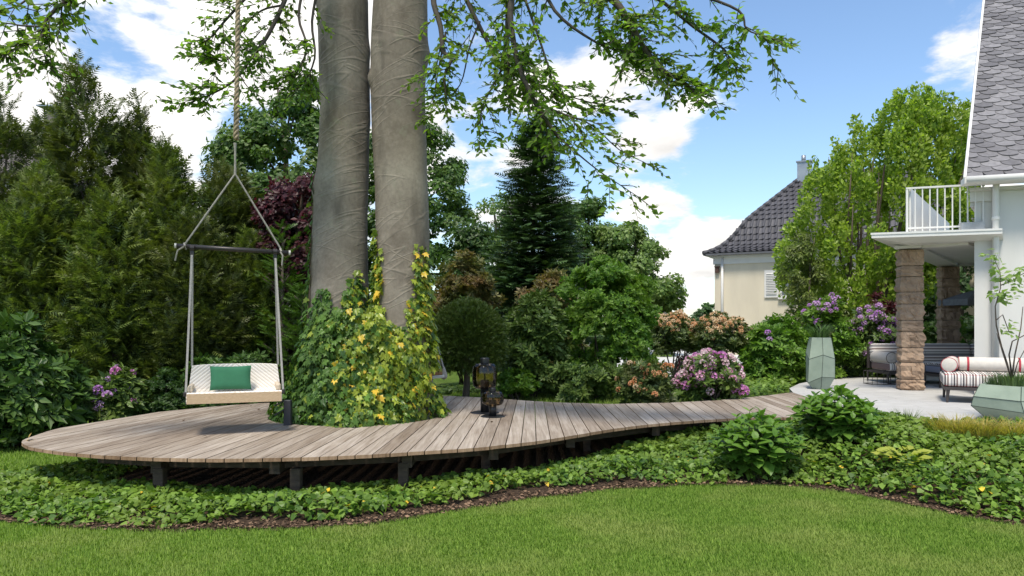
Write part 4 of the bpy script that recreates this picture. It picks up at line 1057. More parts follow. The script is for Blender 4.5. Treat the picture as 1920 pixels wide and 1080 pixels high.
def trunk_mesh(rows, Y, ext, seed, knots=()):
    """rows (py, left px, right px); ext: continuation above the picture (z, x, r)"""
    st = sorted([(Z(py, Y), X((l + r_) / 2, Y), (r_ - l) / 2 / FPX * Y) for py, l, r_ in rows] + list(ext))
    zs = np.array([s_[0] for s_ in st]); xc = np.array([s_[1] for s_ in st]); rc = np.array([s_[2] for s_ in st])
    zz = np.concatenate([np.arange(zs[0], 6.6, .05), np.arange(6.6, zs[-1] + .01, .3)]); n = 56; V = []; r_ = np.random.default_rng(seed); ph = r_.random(8) * 6.28
    th = np.arange(n) / n * 2 * math.pi
    for z in zz:
        r0 = np.interp(z, zs, rc); cx_ = np.interp(z, zs, xc)
        w = 1 + .022 * np.sin(3 * th + ph[0] + z * .5) + .016 * np.sin(5 * th + ph[1] - z * .8) + .008 * np.sin(2 * th + 5 * z + ph[2])
        # wrinkles: narrow raised creases climbing round the stem
        for k in range(7):
            u_ = np.mod(z * (1.1 + .13 * k) + (.23 if k % 2 else -.17) * np.sin(th + ph[k % 8]) * 1.6 + ph[k] * 2, 1.7 + .4 * k)
            w = w + .004 * np.exp(-((u_ - .6) / .025) ** 2) * (np.sin(th * 1.0 + ph[(k + 3) % 8]) > -.2)
        for kz, kt, amp, sz in knots:
            w = w + amp * np.exp(-((z - kz) / sz) ** 2 - (np.angle(np.exp(1j * (th - kt))) / (sz * 2.2)) ** 2)
        V.append(np.stack([cx_ + r0 * w * np.cos(th), Y + r0 * w * np.sin(th), np.full(n, z)], 1))
    V = np.concatenate(V); m = len(zz)
    i = (np.arange(m - 1)[:, None] * n + np.arange(n)[None]).ravel(); j = (np.arange(m - 1)[:, None] * n + (np.arange(n)[None] + 1) % n).ravel()
    return V, np.stack([i, j, j + n, i + n], 1), (zs, xc, rc)
beech = thing('beech_tree', (-2.0, BY, .05), 'huge grey twin-trunked beech rising through the deck', 'tree')
YL, YR = 10.3, 10.15
V, F, TL = trunk_mesh([(790, 560, 735), (740, 566, 722), (680, 572, 708), (600, 580, 697), (520, 585, 691), (440, 588, 690), (370, 592, 691), (290, 599, 692), (200, 601, 693), (130, 599, 692), (60, 596, 690), (0, 592, 688)], YL,
                      [(.0, X(650, YL), .8), (7.2, X(632, YL) - .05, .36), (9, -2.9, .3), (11.5, -3.5, .16)], 1, [(Z(355, YL), math.pi * 1.02, .13, .16), (Z(95, YL), 0.0, .06, .12), (Z(225, YL), 0.1, .04, .2)])
link('trunk', mesh_np('trunk', V, F), M_BEECH, beech, smooth=True)
V, F, TR = trunk_mesh([(790, 665, 818), (740, 680, 812), (680, 694, 806), (600, 702, 803), (520, 705, 804), (440, 706, 805), (350, 704, 803), (250, 700, 800), (170, 697, 799), (100, 698, 803), (40, 700, 803), (0, 702, 803)], YR,
                      [(.0, X(742, YR), .78), (7.2, X(755, YR), .36), (9, -1.1, .29), (11.5, -.5, .15)], 2, [(Z(102, YR), .1, .10, .13), (Z(150, YR), math.pi * 1.08, .12, .09), (Z(320, YR), -1.5, .03, .05)])
link('trunk', mesh_np('trunk', V, F), M_BEECH, beech, smooth=True)
def limb(pts, r0, r1, n=8, name='bough', mat=None):
    pts = [np.array(p, float) for p in pts]; out = []
    for i in range(len(pts) - 1):                # Catmull-Rom, so the bough bends instead of kinking
        p0, p1, p2, p3 = pts[max(i - 1, 0)], pts[i], pts[i + 1], pts[min(i + 2, len(pts) - 1)]
        for t in np.linspace(0, 1, 5)[:-1]: out.append(.5 * (2 * p1 + (p2 - p0) * t + (2 * p0 - 5 * p1 + 4 * p2 - p3) * t * t + (3 * p1 - p0 - 3 * p2 + p3) * t ** 3))
    out.append(pts[-1]); m = len(out)
    MB().tube(out, [r0 + (r1 - r0) * (k / (m - 1)) ** .8 for k in range(m)], n).build(name, mat or M_TWIG, beech, smooth=True)
    return np.array(out)
M_TWIG = mat_plain('beech_twig', (.085, .068, .052), (.045, .035, .027), .85, 12, .4)
# boughs: above the picture they leave the trunks, then hang into it.  (px, py, depth) rows, radius
B = lambda rows: [P(*r_) for r_ in rows]
tl_, tr_ = np.array((-2.55, YL, 7.6)), np.array((-1.45, YR, 7.4))
boughs = [
    ([tr_] + B([(860, -120, 9.4), (950, -30, 8.8), (957, 40, 8.7), (972, 120, 8.6), (1005, 195, 8.5), (1045, 255, 8.5)]), .06, .018, .75),
    (B([(1045, 255, 8.5), (1085, 290, 8.5), (1125, 322, 8.45), (1160, 345, 8.4), (1195, 368, 8.4)]), .012, .004, .4),
    ([tr_ + (0, 0, .3)] + B([(830, -90, 9.6), (812, -10, 9.2), (826, 50, 9.1), (831, 95, 9.05), (846, 112, 9.0), (834, 140, 9.0), (836, 185, 9.0)]), .05, .012, .45),
    ([tr_ + (0, 0, .1)] + B([(900, -100, 9.5), (948, -20, 9.1), (950, 60, 9.0), (955, 130, 9.0), (956, 175, 9.0)]), .04, .012, .6),
    ([tr_ + (0, 0, .5)] + B([(840, -80, 9.7), (875, 0, 9.5), (915, 80, 9.4), (945, 128, 9.3), (990, 150, 9.2), (1040, 175, 9.2)]), .045, .012, .8),
    ([tr_ + (0, 0, .9)] + B([(960, -200, 9.0), (1075, -60, 8.6), (1150, 0, 8.4), (1178, 40, 8.3), (1205, 85, 8.25), (1240, 130, 8.2), (1275, 150, 8.2), (1310, 178, 8.1)]), .07, .014, 1.0),
    (B([(1000, -70, 8.9), (1040, 20, 8.8), (1110, 75, 8.7), (1160, 95, 8.6)]), .03, .008, .8),
    (B([(1075, -60, 8.6), (1125, 0, 8.7), (1122, 45, 8.7), (1135, 85, 8.7), (1180, 100, 8.7)]), .028, .008, .6),
    (B([(1120, -40, 8.5), (1220, -10, 8.3), (1300, 50, 8.2), (1360, 95, 8.1), (1365, 118, 8.1)]), .03, .006, .85),
    (B([(1200, -60, 8.2), (1300, -15, 8.0), (1385, 20, 7.9), (1400, 55, 7.9), (1438, 68, 7.9)]), .025, .005, .55),
    (B([(985, 0, 9.0), (1010, 70, 8.9), (1030, 130, 8.9), (1045, 170, 8.9), (1100, 190, 8.9), (1145, 200, 8.8)]), .018, .005, .8),
    (B([(1010, 195, 8.5), (1060, 215, 8.5), (1110, 235, 8.5), (1160, 280, 8.5), (1205, 303, 8.5)]), .014, .004, .65),
    (B([(956, 100, 9.0), (930, 150, 9.0), (905, 200, 9.0), (900, 235, 9.0)]), .014, .005, .6),
    (B([(836, 60, 9.1), (822, 130, 9.1), (812, 190, 9.1)]), .014, .005, .35),
    (B([(900, 40, 9.3), (880, 90, 9.3), (862, 160, 9.3), (815, 205, 9.3)]), .014, .005, .5),
    ([tl_] + B([(610, -140, 9.8), (560, -60, 9.3), (530, 10, 9.2), (500, 70, 9.1), (470, 110, 9.0), (440, 150, 9.0), (400, 175, 9.0), (365, 188, 9.0)]), .05, .006, .8),
    (B([(560, -60, 9.3), (480, -20, 9.2), (430, 30, 9.1), (395, 70, 9.0), (375, 82, 9.0)]), .03, .006, .8),
    (B([(575, -50, 9.4), (560, 30, 9.3), (575, 90, 9.2), (550, 150, 9.2)]), .025, .006, .7),
    (B([(600, -40, 9.5), (585, 40, 9.5), (590, 110, 9.4), (560, 165, 9.4), (520, 165, 9.4)]), .022, .006, .6),
    (B([(530, 10, 9.2), (490, 20, 9.2), (455, 55, 9.1), (430, 110, 9.1), (400, 110, 9.1)]), .016, .005, .8),
    (B([(440, 120, 9.0), (455, 150, 9.0), (470, 170, 9.0)]), .012, .004, .4),
    ([tl_ + (0, 0, .8), np.array((-4.3, 8.8, 6.6))] + B([(240, -100, 7.6), (150, -20, 7.4), (120, 5, 7.3), (88, 35, 7.2), (78, 68, 7.2), (45, 85, 7.2), (12, 98, 7.2)]), .04, .006, .5),
    (B([(170, -60, 7.5), (80, -25, 7.4), (35, 10, 7.3), (-10, 20, 7.3)]), .02, .005, .55),
    (B([(78, 50, 7.2), (40, 48, 7.2), (5, 45, 7.2), (-40, 70, 7.2)]), .012, .004, .5)]
M_BEECHL = mat_leaf('beech_leaf', (.032, .070, .010), (.095, .155, .020), (.16, .20, .03), trans=.55, rough=.45, patch=1.0, gain=1.9)
LT, LD, LN, LS = [], [], [], []
tw_mb = MB()
def twig(a, d, L_, sub=True):
    """a drooping twig with alternate leaves in one loose plane"""
    m = max(4, int(L_ / .045)); d = d / np.linalg.norm(d)
    t = np.linspace(0, 1, m); pos = a + d * (L_ * t)[:, None]; pos[:, 2] -= .18 * L_ * t ** 2
    side = np.cross(d, (0, 0, 1)); side /= np.linalg.norm(side) + 1e-6
    side = side * .9 + np.array((0, 0, random.uniform(-.5, .5)))
    tw_mb.tube([pos[0], pos[m // 2], pos[-1]], [.006, .004, .0015], 4, cap=False)
    sg = np.where(np.arange(m) % 2, 1, -1)[:, None]
    LT.append(pos); LD.append(d * .7 + side * sg * .9 + .35 * rsph(m) + np.array((0, 0, -.15)))
    LN.append(np.array((0, 0, .75)) + .75 * rsph(m) + np.array((0, -.45, 0))); LS.append(rng.uniform(.075, .125, m) * (1 - .25 * t))
    if sub and L_ > .22:
        for k in range(int(L_ / .11)):
            q = random.randrange(m // 4, m); s_ = random.choice((-1, 1)); twig(pos[q], d * .6 + side * s_ * random.uniform(.5, 1.1) + .3 * rsph(1)[0], L_ * random.uniform(.3, .6), False)
for pts, r0, r1, dens in boughs:
    c = limb(pts, r0, r1); seg = np.linalg.norm(np.diff(c, axis=0), axis=1); n = int(seg.sum() * 14 * dens)
    for k in range(n):
        q = random.random() ** .8; i = min(int(q * (len(c) - 1)), len(c) - 2); a = c[i] + (c[i + 1] - c[i]) * random.random()
        if HOR - (a[2] - EYE) / a[1] * FPX < -160: continue
        tdir = norm(c[i + 1] - c[i]); out_ = rsph(1)[0] * np.array((1, .9, .45)); out_ = out_ - tdir * out_.dot(tdir)
        twig(a, tdir * random.uniform(.3, 1.0) + out_ * 1.1, random.uniform(.18, .5) * (1 if q < .9 else .7))
    twig(c[-1], c[-1] - c[-2], .28)
tw_mb.build('twigs', M_TWIG, beech)
LT, LD, LN, LS = map(np.concatenate, (LT, LD, LN, LS))
py_ = HOR - (LT[:, 2] - EYE) / LT[:, 1] * FPX; px_ = 960 + LT[:, 0] / LT[:, 1] * FPX
# the crown overhead, out of the picture, that shades deck and trunks
n = 5500; a = rng.random(n) * 6.283; rr = 5.4 * np.sqrt(rng.random(n)); cz = rng.uniform(6.6, 12.5, n)
C = np.stack([-2 + rr * np.cos(a), 10.2 + rr * np.sin(a), cz + .12 * rr], 1); C = C[np.sin(C[:, 0] * 1.7) * np.sin(C[:, 1] * 1.9 + 1) * np.sin(C[:, 2] * 2.1) > -.05]
C = C[C[:, 2] > EYE + HOR / FPX * C[:, 1] + .45]; n = len(C)
V, F = scatter(LEAF2, frames(rsph(n), np.array((0, 0, 1.)) + .5 * rsph(n)), rng.uniform(.10, .2, n), C)
tag(link('crown', mesh_np('crown', V, F), M_BEECHL, beech), kind='stuff')
for k in range(10):
    a_ = k * .63; s_ = (tl_ if math.cos(a_) < 0 else tr_) + np.array((0, 0, random.uniform(.5, 2.5))); e_ = np.array((-2 + 4.6 * math.cos(a_), 10.2 + 4.6 * math.sin(a_), random.uniform(9.5, 11.5)))
    if e_[2] > EYE + .43 * e_[1] + .6: limb([s_, (s_ + e_) / 2 + np.array((0, 0, .5)), e_], .12, .03, name='bough', mat=M_BEECH)
Mx = frames(LD, LN); vis = (py_ > -10) & (px_ > -10) & (px_ < 1930)
sc_ = np.where(vis & (py_ > 10), np.abs((Mx[:, :, 2] * norm(np.array((0, 0, EYE)) - LT)).sum(1)) * LS, -1)
leaf_parts(beech, LEAF, [M_BEECHL], Mx, LS, LT, np.zeros(len(LT), int), 300, score=sc_)

# ------------------------------------------------------------------ ivy climbing the trunks
M_IVYG = mat_leaf('ivy_leaf_green', (.022, .058, .012), (.075, .145, .022), (.11, .18, .03), trans=.22, rough=.45, spec=.3)
M_IVYL = mat_leaf('ivy_leaf_lime', (.12, .18, .02), (.27, .31, .035), trans=.3, rough=.35)
M_IVYY = mat_leaf('ivy_leaf_yellow', (.45, .33, .03), (.62, .40, .04), trans=.3, rough=.4)
ivy = thing('climbing_ivy', (-2.0, 9.6, .1), 'dense ivy, half green half yellow, wrapped round the beech trunks', 'ivy')
def trunk_at(tk, z): return np.interp(z, tk[0], tk[1]), np.interp(z, tk[0], tk[2])
IT, IN, ID, IS = [], [], [], []
def ivy_on(cx_, cy_, rad, z, th, lift):
    n = len(z); d = np.stack([np.cos(th), np.sin(th), np.zeros(n)], 1)
    p = np.stack([cx_ + (rad + lift) * np.cos(th), cy_ + (rad + lift) * np.sin(th), z], 1)
    IT.append(p); IN.append(d + np.array((0, 0, .45)) + .55 * rsph(n)); ID.append(np.array((0, 0, -.9)) + .6 * rsph(n) + .3 * d); IS.append(rng.uniform(.045, .13, n))
def base_r(z): return np.interp(z, [.2, .5, .9, 1.3, 1.7, 2.0], [1.13, 1.02, .88, .78, .72, .66])
def th_front(n): return rng.uniform(-math.pi * 1.12, math.pi * .12, n)
n = 6400; z = .15 + 1.75 * rng.random(n) ** 1.15; th = th_front(n)
lump = .07 * np.sin(th * 5 + z * 4) + .05 * np.sin(th * 9 - z * 7)
cxz = np.interp(z, [.2, 1.7], [-2.12, -1.96]); pq = 960 + FPX * (cxz + base_r(z) * np.cos(th)) / (10.2 + base_r(z) * np.sin(th)); top_ = np.interp(pq, [520, 560, 600, 640, 690, 705, 720, 770, 785, 830], [.8, 1.3, 1.75, 1.9, 1.9, 1.8, 1.5, 1.45, 1.75, 1.7]) + .12 * np.sin(th * 9.3); kk = z < top_ + .25 * (rng.random(n) ** 2 - .3); z, th, lump, cxz = z[kk], th[kk], lump[kk], cxz[kk]; n = len(z)
ivy_on(cxz, 10.2, base_r(z) * 1.0 + lump, z, th, -.06 + .16 * rng.random(n))
ivy_on(cxz, 10.2, base_r(z) * .86, z, th + .01, .05 * rng.random(n))
n = 2000; z = rng.uniform(1.1, 2.45, n) ; th = th_front(n); c_, r_ = trunk_at(TL, z)
k = (z < 1.45 + .55 * np.abs(np.sin(th * 2.6 + .5)) + .45 * np.clip(np.cos(th + .9), 0, 1) * (rng.random(n) < .7)) & ~((z > 1.9) & (np.cos(th) > .75) & (rng.random(n) < .4)); ivy_on(c_[k], YL, r_[k], z[k], th[k], .02 + .10 * rng.random(k.sum()) * (2.6 - z[k]) / 1.4)
n = 2300; z = rng.uniform(1.1, 2.75, n); th = th_front(n); c_, r_ = trunk_at(TR, z)
strand = np.minimum.reduce([np.abs(np.angle(np.exp(1j * (th - (t0 + s_ * (z - 1.7)))))) for t0, s_ in ((-2.6, .15), (-2.25, -.2), (-.75, .25), (-.35, -.2), (-1.15, .5))])
k = ((z < 1.42 + .30 * np.abs(np.cos(th * 1.7))) | (strand < .13 + .1 * np.sin(z * 9) ** 2)) & (rng.random(n) < np.interp(z, [1.2, 2.3, 2.8], [1, .9, .55])); ivy_on(c_[k], YR, r_[k], z[k], th[k], .02 + .09 * rng.random(k.sum()) * (2.9 - z[k]) / 1.5)
for t0, zt, tk, YY in ((math.pi * 1.04, 3.75, TL, YL), (math.pi * 1.13, 2.9, TL, YL), (-2.55, 2.95, TR, YR), (-.9, 2.75, TR, YR), (-.2, 2.6, TR, YR)):  # single runners with a bare stem
    z = np.linspace(1.6, zt, int((zt - 1.6) * 26)); th = t0 + .1 * np.sin(z * 4) + rng.normal(0, .05, len(z)); c_, r_ = trunk_at(tk, z); ivy_on(c_, YY, r_, z, th, .03 + .03 * rng.random(len(z)))
    zz = np.linspace(1.0, zt, 14); c_, r_ = trunk_at(tk, zz); a_ = t0 + .1 * np.sin(zz * 4)
    MB().tube(np.stack([c_ + (r_ + .015) * np.cos(a_), YY + (r_ + .015) * np.sin(a_), zz], 1), [.009] * 13 + [.003], 5).build('runner', mat_plain('ivy_runner', (.22, .16, .10), None, .85), ivy)
IT, IN, ID, IS = map(np.concatenate, (IT, IN, ID, IS)); n = len(IT)
pxv = 960 + IT[:, 0] / IT[:, 1] * FPX; yel = np.clip((pxv - 615) / 90, 0, 1) * np.clip((IT[:, 2] - .25) / .7, .35, 1)
u_ = rng.random(n) ; midx = np.where(u_ < yel * .08, 2, np.where(u_ < yel * .74 + .08, 1, 0))
Mx = frames(ID, IN); sc_ = np.abs((Mx[:, :, 2] * norm(np.array((0, 0, EYE)) - IT)).sum(1)) * IS * np.where(IT[:, 1] < 10, 1, .3) * (1 + .25 * (10 - IT[:, 1]))
leaf_parts(ivy, IVY, [M_IVYG, M_IVYL, M_IVYY], Mx, IS, IT, midx, 300, score=sc_)

# ------------------------------------------------------------------ ivy ground cover
def ground_ivy(n, xr, cond, size, mats_p, hmax=.2):
    x = rng.uniform(*xr, n); lo = yb(x); y = lo + rng.random(n) ** .9 * 3.6
    k = cond(x, y); x, y, lo = x[k], y[k], lo[k]; n = len(x)
    mound = .5 + .5 * np.sin(x * 2.3 + 1.2 * np.sin(y * 2.9)) * np.sin(y * 3.1 + 1.5 * np.sin(x * 1.7))
    z = ground_z(x, y) + .03 + (hmax * (.35 + .65 * mound) * np.where(x < 2.6, np.clip(1.0 - (y - np.interp(x, FX, FY) + .5) * .55, .45, .9), 1)) * np.clip((y - lo - .02) / .35, .12, 1) * rng.random(n) ** .45
    Tn = np.stack([x, y, z], 1); nn = np.array((0, -.2, .9)) + .8 * rsph(n); d = rsph(n) * np.array((1, 1, .5)) + np.array((0, -.4, -.2))
    return frames(d, nn), size * rng.uniform(.5, 1.5, n), Tn
FX = np.array([q[0] for q in front]); FY = np.array([q[1] for q in front])
def edge_wobble(x): return .10 + .07 * np.sin(x * 2.1) + .06 * np.sin(x * 5.3 + 1) + .10 * np.exp(-((x + .45) / 1.1) ** 2) * 2.2
def bedcond(x, y):
    back = np.interp(x, [-8, -5.6, -5.0, -4.6], [8.2, 8.4, 8.7, 9.2])
    fr = np.interp(x, FX, FY) + .45
    ter = np.interp(x, [2.6, 3.4, 4.8, 5.6, 6.6, 8], [9.9, 9.75, 9.6, 8.95, 8.2, 7.6])
    lim = np.where(x < -4.3, back, np.where(x < 2.6, fr, ter))
    return (y > yb(x) + edge_wobble(x)) & (y < lim)
Mx, S, Tn = ground_ivy(66000, (-6.4, 6.6), bedcond, .058, None, .24)
gi = rng.random(len(Tn)); M_GIVY = mat_leaf('ground_ivy_leaf', (.036, .086, .013), (.13, .215, .030), (.19, .26, .04), trans=.25, rough=.45, spec=.3, patch=1.3, gain=1.12)
k = gi > .006; V1 = scatter(IVY2, Mx[k], S[k], Tn[k]); k2 = ~k; V2 = scatter(IVY2, Mx[k2], S[k2] * .8, Tn[k2])
tag(link('ground_ivy', mesh_np('ground_ivy', *V1), M_GIVY), 'green ivy ground cover in the bed below the deck', 'ivy', kind='stuff')
tag(link('fallen_leaves', mesh_np('fallen_leaves', *V2), M_IVYY), 'scattered yellow leaves among the ivy along the lawn edge', 'leaves', kind='stuff')
# low cover behind the walkway, up to the terrace and behind it
def patch_cover(name, label, poly, n, size, hz, mat, z0):
    poly = np.array([G(a, b, z0)[:2] for a, b in poly]); lo, hi = poly.min(0), poly.max(0); q = rng.uniform(lo, hi, (n * 3, 2)); ins = np.zeros(len(q), bool)
    j = len(poly) - 1
    for i in range(len(poly)):
        xi, yi = poly[i]; xj, yj = poly[j]
        with np.errstate(divide='ignore', invalid='ignore'): ins ^= ((yi > q[:, 1]) != (yj > q[:, 1])) & (q[:, 0] < (xj - xi) * (q[:, 1] - yi) / (yj - yi) + xi)
        j = i
    q = q[ins][:n]; n = len(q); Tn = np.stack([q[:, 0], q[:, 1], z0 + hz * rng.random(n) ** .5], 1)
    V, F = scatter(IVY2, frames(rsph(n) * (1, 1, .3), np.array((0, -.3, 1.)) + .5 * rsph(n)), size * rng.uniform(.7, 1.2, n), Tn)
    tag(link(name, mesh_np(name, V, F), mat), label, 'ground cover', kind='stuff')
patch_cover('ground_cover', 'bright low ground cover between walkway and terrace', [(1300, 757), (1344, 751), (1402, 745.5), (1446, 741), (1474, 737), (1478, 728), (1497, 719), (1530, 713), (1600, 706), (1600, 699), (1500, 700), (1440, 706), (1400, 716), (1330, 738)], 5200, .085, .14, M_GIVY, .36)
patch_cover('ground_cover', 'strip of low green plants behind the terrace at the sofa', [(1560, 709), (1600, 706), (1700, 700), (1720, 693), (1640, 693), (1560, 699)], 2400, .09, .16, M_GIVY, .42)
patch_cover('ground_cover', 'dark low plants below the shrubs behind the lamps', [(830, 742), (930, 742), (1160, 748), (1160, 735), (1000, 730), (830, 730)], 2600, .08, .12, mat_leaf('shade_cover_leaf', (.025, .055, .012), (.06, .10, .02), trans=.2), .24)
# ------------------------------------------------------------------ hanging bench swing
M_ROPE = mat_plain('hemp_rope', (.46, .36, .24), (.30, .22, .14), .9, 30, .6, bscale=120)
M_CORD = mat_plain('grey_cord', (.36, .33, .29), (.25, .23, .20), .85, 40, .3)
M_METAL = mat_plain('dark_bronze_tube', (.055, .045, .042), (.035, .03, .03), .4, 6, .1, metal=.3)
M_WEBBING = mat_plain('grey_webbing', (.40, .37, .34), (.30, .28, .26), .8, 60, .2)
def mat_weave():
    m, N, L, out = new_mat('cream_weave')
    t = N.new('ShaderNodeTexCoord'); sp = N.new('ShaderNodeSeparateXYZ'); L.new(t.outputs['Object'], sp.inputs[0])
    ax = mathn(N, L, 'ABSOLUTE', sp.outputs[0])
    w = mathn(N, L, 'FRACT', mathn(N, L, 'MULTIPLY', mathn(N, L, 'ADD', mathn(N, L, 'MULTIPLY', ax, .8), sp.outputs[2]), 24.0))
    tri = mathn(N, L, 'ABSOLUTE', mathn(N, L, 'SUBTRACT', w, .5))
    r = ramp(N, [(0, (.80, .74, .67)), (.34, (.78, .71, .63)), (.5, (.50, .42, .35))]); L.new(tri, r.inputs[0])
    principled(N, L, out, r.outputs[0], .8, bump(N, L, mathn(N, L, 'SUBTRACT', 1.0, tri), .8, .01), 0, .2); return m
M_WEAVE = mat_weave()
YS = 8.7
sc0 = np.array((X(441, YS), YS, 0)); su = np.array((math.cos(R(20)), math.sin(R(20)), 0)); sv = np.array((-su[1], su[0], 0))   # su along the seat, sv to its back
swing = thing('bench_swing', (sc0[0], sc0[1], .80), 'cream woven bench swing hanging on a thick rope over the deck', 'swing')
zseat = Z(731, YS)
W = 1.02
def seatpt(a, b, z): return sc0 + su * a + sv * b + np.array((0, 0, z))
# moulded seat: tray with rolled front, back panel curved and leaning
mb = MB(); prof = [(-.27, -.115), (-.272, -.012), (-.25, .004), (-.2, .0), (.14, -.03), (.22, .0), (.25, .08), (.275, .18), (.29, .285), (.31, .29), (.30, .18), (.275, .04), (.24, -.06), (.16, -.10), (-.24, -.118)]
nP = len(prof); xsn = np.linspace(-W / 2, W / 2, 15); V, F = [], []
for a in xsn:
    e = abs(a) / (W / 2)
    for b, z in prof:
        hi_ = max(0, (z - .02) / .27)
        V.append(seatpt(a * (1 - .06 * hi_), b - .03 * e * e * hi_, zseat + z - .015 * e ** 4 * hi_))
for i in range(len(xsn) - 1):
    for k in range(nP): k2 = (k + 1) % nP; F.append((i * nP + k, (i + 1) * nP + k, (i + 1) * nP + k2, i * nP + k2))
F += [tuple(range(nP)), tuple(range((len(xsn) - 1) * nP, len(xsn) * nP))[::-1]]
me = mesh_np('seat_shell', np.array(V), F)
M4 = Matrix.Translation(Vector(seatpt(0, 0, zseat))) @ Matrix(((su[0], sv[0], 0, 0), (su[1], sv[1], 0, 0), (0, 0, 1, 0), (0, 0, 0, 1)))
me.transform(M4.inverted()); me.materials.append(M_WEAVE)
shell = bpy.data.objects.new('seat_shell', me); COL.objects.link(shell); shell.parent = swing; shell.matrix_basis = Matrix.Translation(Vector(-ORG[swing.name])) @ M4; reg(shell, ORG[swing.name])
M_TAN = mat_plain('tan_weave_skirt', (.60, .43, .27), (.50, .35, .21), .85, 30, .4, stretch=(1, 1, 4))
MB().box(seatpt(0, -.281, zseat - .064), (W * .985, .012, .112), su).build('seat_skirt', M_TAN, swing)
for s_ in (-1, 1):
    MB().rbox(seatpt(s_ * (W / 2 - .035), .02, zseat + .035), (.055, .40, .075), .02, su).build('arm_block', mat_plain('tan_arm', (.66, .54, .40), None, .8, 20), swing)
    MB().rbox(seatpt(s_ * (W / 2 + .012), -.24, zseat - .012), (.035, .07, .05), .008, su).build('clamp', M_METAL, swing)
# bar, straps and ropes
bL, bR = P(331, 461, YS - .22), P(541, 474, YS + .20)
tb = (bR - bL) / np.linalg.norm(bR - bL)
MB().tube([bL, bR], .026, 14).build('spreader_bar', M_METAL, swing, smooth=True)
for q, d in ((bL, -1), (bR, 1)): MB().tube([q + tb * d * .001, q + tb * d * .022], .029, 14).build('bar_cap', mat_plain('pale_end_cap', (.6, .57, .52), None, .5), swing)
def strap(a, b, w_=.023):
    t = b - a; ln = np.linalg.norm(t); t = t / ln; u = su - t * su.dot(t)
    MB().box((a + b) / 2, (w_, .006, ln), u, None, t).build('strap', M_WEBBING, swing)
qL, qR = P(360, 465, YS - .17), P(516, 472, YS + .15)
strap(qL + (0, 0, -.03), seatpt(-W / 2 - .004, -.24, zseat)); strap(qR + (0, 0, -.03), seatpt(W / 2 + .012, -.24, zseat))
strap(qL + (0, .01, -.03), seatpt(-W / 2 + .03, .30, zseat + .27)); strap(qR + (-.004, .01, -.03), seatpt(W / 2 - .02, .30, zseat + .27))
for q in (qL, qR): MB().tube([q - tb * .022, q + tb * .022], .034, 12).build('bar_clamp', M_METAL, swing)
for q in (qL, qR): MB().box(q + np.array((0, 0, -.06)), (.04, .02, .09), su).build('strap_shackle', M_METAL, swing)
ap = P(441, 326, YS)
for q, s_ in ((P(347, 461, YS - .19), -1), (P(527, 471, YS + .17), 1)):
    MB().tube([ap, q + np.array((0, -.0, .02))], .0105, 7).build('suspension_cord', M_CORD, swing)
    MB().tube([q + np.array((-.012, 0, .03)), q + np.array((.012, -.03, 0)), q + np.array((.012, 0, -.035)), q + np.array((-.02, .02, .0))], .011, 6).build('cord_knot', M_CORD, swing)
    e = q + np.array((s_ * .10 if s_ < 0 else .02, -.03, -.17)); MB().tube([q + np.array((0, -.03, -.01)), (q + e) / 2 + np.array((s_ * .02, -.02, .03)), e], [.010, .010, .009], 6).build('cord_end', M_CORD, swing)
MB().tube([ap + (0, 0, -.02), ap + (0, 0, .14), P(441, 283, YS), P(441, 268, YS)], [.016, .012, .012, .02], 7).build('thin_rope', M_CORD, swing)
# thick three-strand rope, doubled at its spliced lower end, up to a bough
rt = np.array((P(447, 0, YS)[0] + .03, YS, 8.2)); rb = P(443, 262, YS)
for s0_ in range(3):
    zz = np.linspace(0, 1, 150); pts = []
    for t in zz:
        c = rb + (rt - rb) * t; a = t * 2 * math.pi * 24 + s0_ * 2.094; rr_ = .015 + (.007 if t < .11 else 0); pts.append(c + np.array((math.cos(a) * rr_, math.sin(a) * rr_, 0)))
    MB().tube(pts, .016, 6).build('rope_strand', M_ROPE, swing, smooth=True)
limb([tl_ + (0, 0, .6), np.array((-3.0, 9.2, 8.4)), rt + (0, 0, .02), rt + np.array((-1.2, -.8, .1))], .12, .06, mat=M_BEECH)
# green cushion
def cushion(name, c, size, u, w, mat, label, cat='cushion', puff=.55, group=None, n=14):
    u = np.array(u, float) / np.linalg.norm(u); w = np.array(w, float) / np.linalg.norm(w); v = np.cross(w, u); V, F = [], []
    for sgn in (1, -1):
        for i in range(n + 1):
            for j in range(n + 1):
                a, b = 2 * i / n - 1, 2 * j / n - 1; h = ((1 - a ** 4) * (1 - b ** 4)) ** .5
                k = 1 - .06 * (1 - abs(a) ** 2) * abs(b) ** 3 - .0
                V.append(np.array(c) + u * a * size[0] / 2 * (1 - .05 * (1 - b * b) * abs(a) ** 3) + w * b * size[1] / 2 * (1 - .07 * (1 - a * a) * abs(b) ** 3) + v * sgn * size[2] / 2 * h * (1 + .05 * math.sin(a * 5 + b * 3)))
    o_ = (n + 1) ** 2
    for i in range(n):
        for j in range(n):
            k = i * (n + 1) + j; F += [(k, k + n + 1, k + n + 2, k + 1), (o_ + k, o_ + k + 1, o_ + k + n + 2, o_ + k + n + 1)]
    o = MB().add(V, F).build(name, mat, base=tuple(np.array(c) - np.array((0, 0, size[1] / 2))), smooth=True)
    return tag(o, label, cat, group)
cushion('cushion', seatpt(-.05, .10, zseat + .135), (.46, .29, .13), su, np.array((0, 0, 1)) + sv * .28, mat_plain('green_cloth', (.030, .155, .075), (.026, .135, .066), .85, 10, .25, bscale=220), 'plain dark green cushion leaning on the swing seat')
